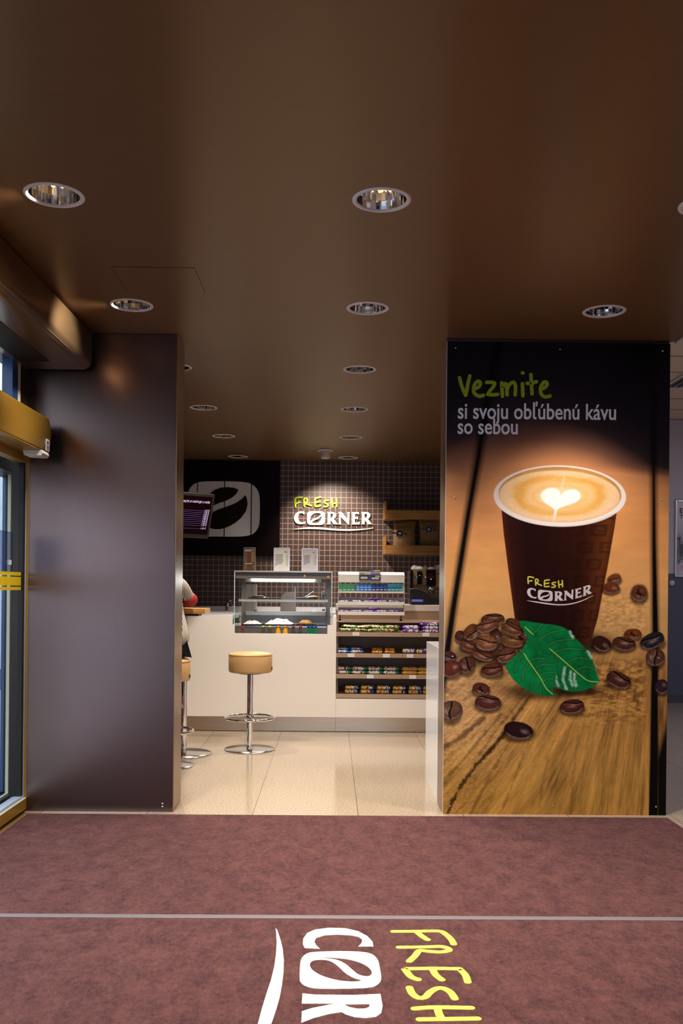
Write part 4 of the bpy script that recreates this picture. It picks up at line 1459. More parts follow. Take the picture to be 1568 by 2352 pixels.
for i, z in enumerate(zl):
    for a, b in ((L0, xs_seam - 0.001), (xs_seam + 0.001, L1)):
        m = MB()
        m.prism([(0.010, z - 0.018), (0.40, z - 0.018 + TILT * 0.39), (0.40, z - 0.012 + TILT * 0.39), (0.010, z - 0.012)], lambda y, zz, d: (d, y, zz), a, b)
        o = m.build('shelf', brown_shelf, sh, fix=True)
        MB().box(a, b, 0.0, 0.010, z - LH + 0.004, z).box(a, b, -0.002, 0.0, z - LH, z - LH + 0.005).build('price_rail', brown_shelf, o)
tags = [(0, 817, 1456), (0, 978, 1457.5), (1, 806, 1505), (1, 887, 1506), (1, 941.5, 1506.5), (2, 850, 1554), (2, 947.5, 1555)]
for i, px, py in tags:
    p = at(px, py, YK - 0.004)
    m = MB().box(p.x - sx - 0.032, p.x - sx + 0.032, -0.0045, -0.0025, p.z - 0.017, p.z + 0.017, 0)
    m.box(p.x - sx - 0.018, p.x - sx + 0.02, -0.0052, -0.0045, p.z - 0.002, p.z + 0.004, 1)
    m.build('price_tag', [M['paper'], M['paper_grey']], sh)
ZL = 1.05
LY = 9.40
MB().box(L0, L1, 0.17, LY - YK, ZL - 0.012, ZL).build('ledge', brown_shelf, sh)
for k in (0.0, 1.0):
    MB().box(L0 + k * (L1 - L0 - 0.02), L0 + k * (L1 - L0 - 0.02) + 0.02, 0.03, 0.40, 0.09, 1.03).build('side_panel', brown_back, sh)

# raised white coffee counter behind the shelving
rc = thing('coffee_counter', 'raised counter with thick white top carrying the espresso machine', 'counter', ((xr + XR1) / 2, LY, 0))
x0, x1 = xr + 0.0 - rc.location.x, XR1 - rc.location.x
zt2, zb2 = Z_(1389.6, LY, 960), Z_(1403.5, LY, 960)
MB().box(x0, x1, 0.0, 0.75, zb2, zt2).build('worktop', M['white_lacquer'], rc, 0.003)
MB().box(x0, x1, 0.002, 0.02, 0.0, zb2).build('front_panel', brown_shelf, rc)
MB().box(x0, x0 + 0.02, 0.02, 0.75, 0.0, zb2).build('side_panel', brown_back, rc)

# white half-height partition behind the poster column
zp = at(980, 1473, 6.57).z
pt = thing('partition', 'white glossy half-height partition behind the poster column', 'partition', (1.3, 6.2, 0))
px0 = at(978, 1600, 6.57).x
MB().box(px0 - 1.3, 1.9 - 1.3, 5.85 - 6.2, 6.57 - 6.2, 0.0, zp).build('body', M['white_gloss'], pt, 0.002)

# back counter along the tiled wall, with upstand and tap
bk = thing('back_counter', 'white back counter along the tiled wall', 'counter', (-0.7, 10.6, 0))
zbk = 1.09
MB().box(-1.16, 2.6, -0.32, 0.395, zbk - 0.04, zbk).build('worktop', M['white_gloss'], bk)
MB().box(-1.16, 2.6, -0.30, 0.395, 0.0, zbk - 0.04).build('cabinet_front', M['white_lacquer'], bk)
MB().box(-1.16, 2.6, 0.38, 0.398, zbk, Z_(1392, 10.98, 480)).build('upstand', M['white_gloss'], bk)
p = at(521, 1402, 10.55)
tp = thing('tap', 'small chrome mixer tap on the white back counter', 'tap', (p.x, 10.55, zbk))
MB().lathe([(0.026, 0), (0.026, 0.012), (0.018, 0.02), (0.017, 0.09), (0.012, 0.10), (0, 0.10)], n=20).build('tap_body', M['chrome'], tp)
MB().tube(smooth_path([(0, 0, 0.05), (0.005, -0.04, 0.10), (0.01, -0.10, 0.09), (0.012, -0.13, 0.055)], 5), 0.010, 10).build('spout', M['chrome'], tp)
MB().tube([(0, 0, 0.095), (0.03, 0.0, 0.115), (0.065, 0.0, 0.135)], [0.012, 0.009, 0.007], 10).build('lever', M['chrome'], tp)
tp.rotation_euler = (0, 0, 0.5)

# ------------------------------------------------------------------ black wall panels with the big bean emblem
YP = 10.95
xpr = X_(641, YP)
zpb = at(560, 1277, YP).z
seams = [max(X_(v, YP), -1.865) for v in (389, 451, 513.5, 575)]
edges = seams + [xpr]
m_blackpanel = mat('black_brown_panel', (0.006, 0.003, 0.003), 0.4, spec=0.08, lin=True)
for k in range(4):
    lab = ['black wall panel mostly behind the column edge', 'black wall panel behind the menu screen carrying the emblem edge',
           'black wall panel carrying the centre of the bean emblem', 'black wall panel above the brown menu card, emblem edge on it'][k]
    o = MB().box(edges[k] + 0.003, edges[k + 1] - 0.003, YP, 10.998, zpb, ZC - 0.01).build('wall_panel', m_blackpanel)
    tag(o, lab, 'wall panel', 'black panels on the tiled wall')


def clip_x(poly, x, keep_right):
    out = []
    n = len(poly)
    for i in range(n):
        p_, q_ = poly[i], poly[(i + 1) % n]
        a, b = (p_[0] - x) * (1 if keep_right else -1), (q_[0] - x) * (1 if keep_right else -1)
        if a >= 0:
            out.append(p_)
        if (a >= 0) != (b >= 0):
            t_ = a / (a - b)
            out.append((x, p_[1] + (q_[1] - p_[1]) * t_))
    return out


em = thing('bean_emblem', 'large rounded white emblem with a dark coffee bean on the black panels', 'emblem', (X_(515, YP), YP, at(515, 1168, YP).z))
ex, ez = em.location.x, em.location.z
s = 230 / 1568


def emp(x, y):
    p = at(415 + x * s, 1095 + y * s, YP)
    return p.x - ex, p.z - ez


E_O = [(115, 600), (112, 420), (118, 250), (160, 160), (240, 100), (360, 76), (560, 72), (800, 74), (980, 84), (1100, 112), (1190, 190), (1228, 290), (1238, 430), (1236, 620), (1224, 760), (1170, 860),
       (1090, 912), (960, 934), (760, 938), (540, 936), (380, 934), (250, 912), (160, 850), (125, 740)]
E_A = [(905, 203), (870, 270), (800, 330), (700, 380), (600, 414), (520, 448), (420, 510), (350, 590), (312, 660), (298, 560), (320, 450), (370, 350), (440, 275), (530, 205), (620, 175), (730, 162), (830, 174)]
E_B = [(1010, 288), (1038, 350), (1047, 440), (1020, 540), (945, 645), (850, 725), (740, 786), (620, 822), (520, 820), (440, 796), (425, 780), (440, 690), (475, 600), (510, 550), (600, 508), (700, 476),
       (800, 440), (890, 395), (960, 345)]


def band(outline, a, b):
    return clip_x(clip_x(outline, a, True), b, False)


xe = [edges[k] - ex for k in range(5)]
O1 = [emp(*q) for q in smooth_path(E_O, 4, True)]
A1 = [emp(*q) for q in E_A]
B1 = [emp(*q) for q in E_B]
for k in range(0, 4):
    a, b = xe[k] + 0.006, xe[k + 1] - 0.006
    o1 = band(O1, a, b)
    if len(o1) < 3:
        continue
    holes = [h for h in (band(A1, a - 0.001, b + 0.001), band(B1, a - 0.001, b + 0.001)) if len(h) > 2]
    # white field and the dark bean printed on it
    shape('emblem_field', [o1], lambda x, z, c: (x, -0.003 - c, z), 0.001, M['grey_sign'], em)
    for h in holes:
        hh = band(h, a, b)
        if len(hh) > 2:
            shape('bean_print', [hh], lambda x, z, c: (x, -0.0055 - c, z), 0.001, M['bean_sign'], em)

# ------------------------------------------------------------------ shop sign on the tiled wall
YSG = 10.985
sg_t = thing('shop_sign', 'raised lettering FRESH CORNER on the brown tiled wall', 'sign', (X_(766, YSG), 10.998, at(766, 1190, YSG).z))
gx, gz = sg_t.location.x, sg_t.location.z
s2 = 210 / 1568


def sgm(x, y):
    p = at(660 + x * s2, 1130 + y * s2, YSG)
    return p.x - gx, p.z - gz


logo_signs(sg_t, sgm, lambda a, b, c: (a, -c, b), 0.022, 1.0, M['green_sign'], M['white_sign'], 30 * s2 * YSG / F, d0=0.006, d1=0.024)

# ------------------------------------------------------------------ oak shelves with coffee bags
YSH = 10.62


def oak_shelf(py0, py1, pyt, lab):
    t = thing('oak_shelf', lab, 'shelf', (1.0, 10.8, at(930, py1, YSH).z))
    oz = t.location.z
    xa_, xb_, xe_ = at(879.6, 1270, 10.98).x, at(887, 1270, YSH).x, 1.93
    z0, z1, z2 = at(930, py1, YSH).z - oz, at(930, py0, YSH).z - oz, at(884, pyt, YSH).z - oz
    MB().box(xb_ - 1.0, xe_ - 1.0, YSH - 10.8, YSH + 0.028 - 10.8, z0, z1).build('front_board', M['oak'], t, 0.002)
    MB().box(xb_ - 1.0, xe_ - 1.0, YSH + 0.028 - 10.8, 0.195, z0, z0 + 0.03).build('shelf_board', M['oak'], t)
    MB().box(xb_ - 0.022 - 1.0, xb_ - 1.0, YSH - 10.8, 0.195, z0 - 0.002, z2).build('end_board', M['oak'], t, 0.002)
    return t


oak_shelf(1171.5, 1192, 1150, 'upper oak shelf on the tiled wall, empty')
oak_shelf(1252.5, 1272.5, 1231, 'lower oak shelf on the tiled wall holding kraft coffee bags')
zsf = at(930, 1272.5, YSH).z + 0.03


def coffee_bag(px, w, h, lpx, lpy, lab, tilt):
    x = at(px, 1250, 10.78).x
    t = thing('coffee_bag', lab, 'coffee bag', (x, 10.80, zsf), tilt, 'kraft coffee bags on the oak shelf')
    m = MB()
    rings = [(0, 0.92, 0.9), (0.03, 1.0, 1.0), (0.25, 1.03, 1.05), (0.5, 1.0, 0.95), (0.72, 0.95, 0.75), (0.86, 0.97, 0.40), (0.94, 1.0, 0.16), (1.0, 1.0, 0.14)]
    n = 28
    v, f = [], []
    for zz, kx, ky in rings:
        for k in range(n):
            a = 2 * PI * k / n
            ca, sa = math.cos(a), math.sin(a)
            v.append((w / 2 * kx * math.copysign(abs(ca) ** 0.55, ca) + 0.005 * math.sin(5 * a + zz * 9), 0.075 * ky * math.copysign(abs(sa) ** 0.7, sa) + 0.008 * math.sin(7 * zz + 3 * a), zz * h))
    for j in range(len(rings) - 1):
        for k in range(n):
            f.append((j * n + k, j * n + (k + 1) % n, (j + 1) * n + (k + 1) % n, (j + 1) * n + k))
    f += [tuple(reversed(range(n))), tuple((len(rings) - 1) * n + k for k in range(n))]
    m.add(v, f, 0, True)
    m.build('bag', M['kraft'], t)
    MB().tube([(-w * 0.46, -0.02, h * 0.90), (0, -0.045, h * 0.885), (w * 0.46, -0.02, h * 0.90)], 0.008, 8).build('folded_top', M['kraft'], t)
    lp = at(lpx, lpy, 10.70)
    lx, lz = lp.x - x, lp.z - zsf
    b = MB()
    b.lathe([(0.047, 0.0), (0.047, 0.003)], (0, 0, 0), 36, 0)
    b.lathe([(0.0435, 0.0031), (0.0435, 0.004)], (0, 0, 0), 36, 1)
    b.box(-0.016, 0.016, -0.006, 0.006, 0.0041, 0.005, 2)
    b.box(-0.011, 0.011, 0.007, 0.010, 0.0041, 0.005, 2)
    b.box(-0.012, 0.012, -0.030, -0.027, 0.0041, 0.005, 2)
    b.box(-0.085, -0.045, -0.012, 0.006, 0.0, 0.002, 1)
    b.box(0.045, 0.085, -0.006, 0.012, 0.0, 0.002, 1)
    o = b.build('round_label', [M['paper_grey'], M['black'], M['paper']], t)
    o.rotation_euler = (PI / 2, 0.12, 0)
    o.location = (lx, -0.083, lz)
    return t


coffee_bag(929, 0.26, 0.36, 917.5, 1225, 'kraft coffee bag with round black label, next to the oak end board', 0.03)
coffee_bag(989, 0.27, 0.38, 985.5, 1216, 'kraft coffee bag with round black label, next to the poster column', -0.05)
# crumpled kraft bag ends lying in front
for i, (px, r, lab) in enumerate(((900, 0.032, 'crumpled corner of a small kraft bag leaning at the oak end board'), (936, 0.036, 'small flat kraft bag lying in front of the coffee bag'))):
    c = at(px, 1248, 10.68)
    m = MB()
    pr = [(r * 1.1, 0), (r * 1.4, r * 0.5), (r * 1.1, r * 1.2), (r * 0.5, r * 1.9), (0, r * 2.1)] if i == 0 else [(r * 1.4, 0), (r * 1.7, r * 0.2), (r * 1.4, r * 0.5), (0, r * 0.55)]
    m.lathe(pr, (0, 0, 0), 9, 0, False)
    o = m.build('kraft_bag', M['kraft'])
    o.location = (c.x, 10.685 if i == 0 else 10.69, zsf)
    tag(o, lab, 'paper bag')

# ------------------------------------------------------------------ menu screen hanging from the ceiling
TR, BR, TL = at(494, 1137, 8.30), at(479, 1237.5, 8.40), at(420, 1131.5, 8.106)
Uv = (TR - TL).normalized()
Vv = (TR - BR).normalized()
Vv = (Vv - Uv * Vv.dot(Uv)).normalized()
Nv = Uv.cross(Vv).normalized()
if Nv.y > 0:
    Nv = -Nv
SH = (TR - BR).length
SWD = 0.72
scr = thing('menu_screen', 'dark drinks menu screen hanging tilted beside the column edge', 'screen', TR - Uv * SWD / 2 - Vv * SH / 2)
so = scr.location.copy()
cpt = Vector((0, 0, 0))
MB().obox(cpt - Nv * 0.025, Uv * SWD / 2, Vv * SH / 2, Nv * 0.025).build('housing', M['black'], scr, 0.003)
m_scr = mat('screen_glow', (0.004, 0.0, 0.0), 0.3, lin=True, spec=0.05, emit=(0.003, 0.0004, 0.0012), es=1.0)
MB().obox(cpt + Nv * 0.0008 + Vv * 0.008, Uv * (SWD / 2 - 0.022), Vv * (SH / 2 - 0.03), Nv * 0.0008).build('display', m_scr, scr)
m_w = mat('screen_text_white', (0.5, 0.45, 0.7), 0.4, lin=True, emit=(0.62, 0.56, 1.0), es=0.5)
m_b = mat('screen_text_violet', (0.2, 0.15, 0.5), 0.4, lin=True, emit=(0.30, 0.22, 0.85), es=0.05)
m_y = mat('screen_text_yellow', (0.5, 0.5, 0.02), 0.4, lin=True, emit=(0.6, 0.6, 0.02), es=0.7)


def scf(x, y):
    """mm from the top edge at the free end of the screen, x towards the free end"""
    return lambda a, b, c: tuple(cpt + Uv * (SWD / 2 - 0.022 + x + a) + Vv * (SH / 2 - 0.02 + y + b) + Nv * (0.0018 + c))


text_mesh('CHUTNAJTE SI NÁPOJE U NÁS', 'screen_title', scf(-0.375, -0.062), 0.355, m_w, scr, bold=0.004, shear=0.2)
text_mesh('Káva', 'screen_heading', scf(-0.44, -0.108), 0.055, m_y, scr, bold=0.012, shear=0.2)
for k, (nm, pr) in enumerate((('Espresso', '1,20 €'), ('Lungo', '1,20 €'), ('Cappuccino', '1,50 €'), ('Latte macchiato', '1,80 €'), ('Latte', '1,80 €'), ('Mocca', '1,90 €'), ('Americano', '1,90 €'),
                              ('Flat white', '1,90 €'), ('Kakao', '1,50 €'), ('Čaj', '1,20 €'))):
    yy = -0.135 - 0.0172 * k - (0.012 if k == 9 else 0)
    wd = 0.010 * len(nm)
    text_mesh(nm, 'menu_line', scf(-0.47, yy), wd, m_w, scr, bold=0.0)
    text_mesh(pr, 'menu_price', scf(-0.062 - 0.0012 * k, yy), 0.050, m_w, scr, bold=0.0)
    g = scf(0, yy + 0.001)
    MB().add([g(-0.46 + wd, 0, 0), g(-0.068, 0, 0), g(-0.068, 0.0018, 0), g(-0.46 + wd, 0.0018, 0)], [(0, 1, 2, 3)]).build('leader_line', m_b, scr)
top = so + Vv * SH * 0.2 - Nv * 0.05
MB().tube([top - so, Vector((top.x, top.y, ZC)) - so], 0.02, 12).build('hanging_pole', M['black'], scr)

# ================================================================== glass display case on the bar
GX0, GX1 = X_(537.5, 8.74), X_(763, 8.74)
GY0, GY1 = 8.735, 9.30
GZ1 = Z_(1311.5, 8.74, 650)
GZ0 = 0.785
case_glass = glass('clear_case_glass', (0.97, 0.98, 0.98), 0.15)
cs = thing('display_case', 'glass refrigerated display case let into the white bar counter', 'display case', ((GX0 + GX1) / 2, (GY0 + GY1) / 2, GZ0))
ox, oy, oz = cs.location
m_case = mat('grey_brown_case_metal', (0.16, 0.135, 0.115), 0.35, 0.3, lin=True)
m_case2 = mat('grey_case_metal', (0.40, 0.37, 0.34), 0.35, 0.2, lin=True)


def cb(x0, x1, y0, y1, z0, z1, mb=None):
    return (mb or MB()).box(x0 - ox, x1 - ox, y0 - oy, y1 - oy, z0 - oz, z1 - oz)


cb(GX0 + 0.008, GX1 - 0.008, GY0, GY0 + 0.006, zb + 0.002, GZ1 - 0.012).build('front_glass', case_glass, cs)
cb(GX0, GX0 + 0.007, GY0, GY1, zs + 0.002, GZ1 - 0.012).build('side_glass', case_glass, cs)
cb(GX1 - 0.007, GX1, GY0, GY1, zs + 0.002, GZ1 - 0.012).build('side_glass', case_glass, cs)
for xx in (GX0, GX1 - 0.009):
    cb(xx, xx + 0.009, GY0 - 0.003, GY0 + 0.006, zs + 0.002, GZ1 - 0.012).build('glass_edge', M['glass_edge'], cs)
cb(GX0, GX1, GY0 - 0.004, GY1, GZ1 - 0.012, GZ1).build('top_glass', mat('greenish_top_glass', (0.34, 0.38, 0.33), 0.12, 0.2, lin=True), cs)
cb(GX0 + 0.012, GX1 - 0.012, GY0 + 0.02, GY0 + 0.028, GZ1 - 0.075, GZ1 - 0.014).build('header', m_case, cs)
# rear frame with two sliding panes
zdk = Z_(1438, 8.86, 650)
fr = cb(GX0 + 0.02, GX0 + 0.065, GY1 - 0.04, GY1, zdk, GZ1 - 0.013)
cb(GX1 - 0.065, GX1 - 0.02, GY1 - 0.04, GY1, zdk, GZ1 - 0.013, fr)
cb(GX0 + 0.065, GX1 - 0.065, GY1 - 0.04, GY1, GZ1 - 0.10, GZ1 - 0.013, fr)
fr.build('rear_frame', m_case, cs)
zr0, zr1 = Z_(1413, GY1, 650), Z_(1404, GY1, 650)
cb(GX0 + 0.065, GX1 - 0.065, GY1 - 0.06, GY1 - 0.03, zr0, zr1).build('door_rail', m_case2, cs)
cb(GX0 + 0.065, GX1 - 0.065, GY1 - 0.03, GY1, zdk, zr0).build('rear_panel', m_case2, cs)
xm = X_(678.5, GY1)
cb(GX0 + 0.066, xm + 0.01, GY1 - 0.022, GY1 - 0.018, zr1, GZ1 - 0.10).build('sliding_door', case_glass, cs)
cb(xm - 0.01, GX1 - 0.066, GY1 - 0.034, GY1 - 0.030, zr1, GZ1 - 0.10).build('sliding_door', case_glass, cs)
cb(xm - 0.012, xm + 0.006, GY1 - 0.036, GY1 - 0.016, zr1, GZ1 - 0.10).build('door_edge', m_case, cs)
for px in (586.5, 742.5):
    c = at(px, 1401.5, GY1 - 0.05)
    MB().lathe([(0.015, 0), (0.015, 0.02), (0, 0.02)], (0, 0, 0), 16).build('roller', m_case, cs).location = (c.x - ox, c.y - oy, c.z - oz - 0.008)
# cold deck and its slotted front rail
cb(GX0 + 0.012, GX1 - 0.012, GY0 + 0.115, GY1, zdk - 0.02, zdk).build('deck', M['black'], cs)
cb(GX0 + 0.012, GX1 - 0.012, GY0 + 0.108, GY0 + 0.115, zdk - 0.20, zdk - 0.004).build('deck_front', m_case, cs)
rl = MB()
for k in range(60):
    x = GX0 + 0.05 + k * (GX1 - GX0 - 0.1) / 60
    cb(x, x + 0.009, GY0 + 0.103, GY0 + 0.108, zdk - 0.012, zdk + 0.002, rl)
rl.build('slotted_rail', M['chrome_dull'], cs)
cb(GX0 + 0.012, GX1 - 0.012, GY0 + 0.02, GY1, GZ0 - 0.004, GZ0).build('floor_panel', m_case, cs)
# glass shelf and lamp
YSF0, YSF1 = 8.90, 9.16
zsh = Z_(1376.8, YSF0, 650)
shx0, shx1 = X_(548, YSF0), X_(753, YSF0)
o = cb(shx0, shx1, YSF0, YSF1, zsh - 0.006, zsh).build('glass_shelf', case_glass, cs)
cb(shx0, shx1, YSF0 - 0.004, YSF0, zsh - 0.022, zsh + 0.002).build('shelf_edge', mat('bright_shelf_edge', (0.72, 0.76, 0.76), 0.25, 0.2, lin=True), cs)
a, b = at(578, 1328.5, 9.18), at(722, 1335.5, 9.18)
cb(a.x - 0.06, b.x + 0.07, 9.16, 9.20, b.z - 0.012, b.z + 0.05).build('lamp_housing', m_case2, cs)
cb(a.x, b.x, 9.135, 9.16, b.z + 0.002, a.z).build('lamp_tube', M['tube_light'], cs)
area_light('case_lamp', (ox, 9.10, GZ1 - 0.09), (0, -0.25, -1), 0.6, 0.03, 5.0, (0.95, 0.98, 1.0))
for px, py in ((699.5, 1322), (753.5, 1324)):
    c = at(px, py, GY0 - 0.001)
    m = MB().prism([(-0.014, -0.011), (0.014, -0.011), (0.0, 0.014)], lambda p_, q_, d: (p_, d, q_), -0.001, 0.0)
    o = m.build('warning_label', mat('orange_label', (0.75, 0.25, 0.02), 0.5, lin=True), cs, fix=True)
    o.location = (c.x - ox, GY0 - 0.0005 - oy, c.z - oz)

# ------------------------------------------------------------------ food in the case
m_cake = mat('pale_cake', (0.70, 0.50, 0.33), 0.7, lin=True)
m_cherry = mat('dark_red_jam', (0.22, 0.02, 0.015), 0.35, lin=True)
m_pastry = wood('baked_crust', (150, 86, 30), (226, 172, 96), (18, 18, 18), 0.5)


def tray(px, w, lab):
    c = X_(px, 9.02)
    t = thing('serving_tray', lab, 'tray', (c, 9.03, zsh))
    pr = [(w * 0.42, 0.0), (w * 0.44, 0.001), (w * 0.50, 0.014), (w * 0.49, 0.016), (w * 0.43, 0.004), (0, 0.004)]
    o = MB().lathe(pr, (0, 0, 0), 36).build('dish', M['black'], t)
    o.scale = (1, 0.62, 1)
    return t, c


t, c = tray(593, 0.21, 'black serving tray on the glass shelf under the cherry cake')
cake = thing('cake_slice', 'pale cake slice with dark red topping on the black tray', 'cake', (c, 9.03, zsh + 0.004))
MB().box(-0.065, 0.065, -0.04, 0.04, 0.0, 0.020).build('sponge', m_cake, cake, 0.005)
MB().box(-0.06, 0.055, -0.038, 0.038, 0.020, 0.030).build('topping', m_cherry, cake, 0.004)
t, c = tray(706, 0.235, 'black serving tray on the glass shelf under the golden pastry')
pa = thing('pastry', 'golden flaky pastry on the black tray near the tongs', 'pastry', (X_(719, 9.02), 9.03, zsh + 0.004))
MB().lathe([(0.055, 0), (0.062, 0.012), (0.05, 0.026), (0.02, 0.034), (0, 0.034)], (0, 0, 0), 18).build('crust', m_pastry, pa)
pa.scale = (1.15, 0.7, 1.0)
tg = thing('serving_tongs', 'steel serving tongs leaning on the tray beside the pastry', 'tongs', (X_(709, 9.0), 8.985, zsh + 0.016))
for s_ in (-1, 1):
    MB().tube([(-0.05, s_ * 0.004, 0.0), (0.0, s_ * 0.012, 0.03), (0.045, s_ * 0.004, 0.062)], 0.004, 8).build('arm', M['chrome'], tg)
pk = thing('napkin_cup', 'clear cup of folded napkins at the end of the glass shelf', 'cup', (X_(742, 9.02), 9.02, zsh))
MB().lathe([(0.026, 0), (0.030, 0.05), (0.031, 0.05), (0.027, 0.002), (0, 0.002)], n=20).build('cup', M['bottle'], pk)
m = MB()
for k in range(5):
    a_ = k * 1.3
    m.obox((0.008 * math.cos(a_), 0.008 * math.sin(a_), 0.045), (0.012 * math.cos(a_), 0.012 * math.sin(a_), 0.004), (0.0006 * -math.sin(a_), 0.0006 * math.cos(a_), 0), (0.006 * math.cos(a_ * 2), 0, 0.038))
m.build('napkins', M['paper'], pk)
sg2 = thing('price_card', 'small white price card standing behind the glass shelf on the rail', 'card', (X_(722, GY1 - 0.05), GY1 - 0.045, zr1))
MB().box(-0.022, 0.022, -0.001, 0.001, 0.0, 0.030).build('card', M['paper'], sg2)


def crumpled(name, lab, px, py, w, h, seed, m, spikes=0.5):
    r_ = random.Random(seed)
    c = at(px, py, 9.02)
    nx, ny = 11, 6
    v, f = [], []
    for j in range(ny + 1):
        for i in range(nx + 1):
            u, vv = i / nx, j / ny
            e = math.sin(PI * u) ** 0.6 * math.sin(PI * vv) ** 0.5
            v.append((w * (u - 0.5) + r_.uniform(-0.012, 0.012), 0.16 * (vv - 0.5) + r_.uniform(-0.008, 0.008), max(0.0, h * (0.15 + e * (0.55 + spikes * r_.random())) if 0 < j < ny else 0.002)))
    for j in range(ny):
        for i in range(nx):
            a_ = j * (nx + 1) + i
            f.append((a_, a_ + 1, a_ + nx + 2, a_ + nx + 1))
    o = MB().add(v, f, 0, False).build(name, m)
    o.location = (c.x, 9.02, zdk + 0.012)
    tag(o, lab, 'paper bag', 'crumpled white paper in the case')
    return o


def deck_tray(px, w, lab):
    c = X_(px, 9.02)
    t = thing('black_tray', lab, 'tray', (c, 9.03, zdk))
    MB().box(-w / 2, w / 2, -0.10, 0.10, 0.0, 0.004).box(-w / 2, w / 2, -0.104, -0.10, 0.0, 0.010).box(-w / 2, w / 2, 0.10, 0.104, 0.0, 0.010).build('tray', M['black'], t)
    return t


deck_tray(581, 0.22, 'black tray on the case floor under the smaller paper wrap')
deck_tray(642, 0.30, 'black tray on the case floor under the larger paper wraps')
deck_tray(703, 0.20, 'black tray on the case floor under the bread roll')
crumpled('paper_wrap', 'smaller crumpled white paper wrap on the case floor', 580, 1436, 0.16, 0.034, 3, M['paper'])
crumpled('paper_wrap', 'larger crumpled white paper wrap with torn peak on the case floor', 642, 1436, 0.26, 0.042, 8, M['paper'], 0.9)
br = thing('bread_roll', 'golden baked roll on the case floor', 'bread', (X_(702.5, 9.02), 9.0, zdk + 0.005))
MB().lathe([(0.05, 0), (0.066, 0.012), (0.062, 0.03), (0.04, 0.046), (0, 0.052)], n=22).build('crust', m_pastry, br)
m = MB()
for k in (-1, 0, 1):
    m.tube(smooth_path([(k * 0.028 - 0.01, -0.05, 0.032), (k * 0.026, -0.02, 0.048), (k * 0.026 + 0.008, 0.03, 0.044)], 3), 0.005, 6)
for q, part in enumerate([m]):
    part.build('scored_top', m_cake, br)
tg2 = MB().box(-0.03, 0.03, -0.02, 0.02, 0, 0.022).build('price_holder', M['cream_ink'])
tg2.location = (X_(546.5, 8.85), 8.87, zdk)
tag(tg2, 'small folded price holder at the corner of the case floor', 'card')

# drink bottles standing in the front well of the case
CAPS = {'red': (0.62, 0.015, 0.012), 'yellow': (0.72, 0.62, 0.02), 'orange': (0.85, 0.30, 0.01), 'blue': (0.01, 0.05, 0.42)}
JUICE = {'red': None, 'yellow': None, 'orange': (0.80, 0.42, 0.02), 'blue': (0.0, 0.22, 0.07)}
cap_m = {k: mat(k + '_cap', v, 0.35, lin=True) for k, v in CAPS.items()}
jm = {k: mat(k + '_juice', v, 0.2, lin=True) for k, v in JUICE.items() if v}
bottles = [('red', 557.3, 'alone at the end of the row'), ('yellow', 605.0, 'further from the orange caps'), ('yellow', 620.5, 'next to the orange caps'), ('orange', 639.5, 'next to the yellow caps'),
           ('orange', 656.5, 'next to the red caps'), ('red', 674.0, 'next to the orange caps'), ('red', 690.5, 'between red and blue caps'), ('blue', 709.0, 'a little apart from the other blue caps'),
           ('blue', 717.5, 'in the middle of the blue caps'), ('blue', 725.5, 'at the end of the row beside the blue caps')]
for col_, px, wh in bottles:
    yb_ = GY0 + 0.062 if px != 717.5 else GY0 + 0.07
    big = col_ == 'orange'
    ztop = at(px, 1437.2 if col_ not in ('red',) or px > 600 else 1441.5, yb_).z
    t = thing('drink_bottle', '%s capped drink bottle, %s' % (col_, wh), 'bottle', (X_(px, yb_), yb_, GZ0), 0, 'capped bottles in the display case')
    H = ztop - GZ0
    rb = 0.030 if big else (0.017 if px == 717.5 else 0.026)
    rc_ = 0.0165 if big else 0.0150
    if col_ == 'blue':
        rb, rc_ = 0.0165, 0.0135
    MB().lathe([(rb * 0.9, 0), (rb, 0.008), (rb, H - 0.10), (rb * 0.97, H - 0.075), (rc_ * 0.9, H - 0.024), (rc_ * 0.85, H - 0.018)], n=22).build('body', jm.get(col_) or M['bottle'], t)
    MB().lathe([(rc_, H - 0.019), (rc_, H - 0.002), (rc_ * 0.9, H), (0, H)], n=22).build('cap', cap_m[col_], t)

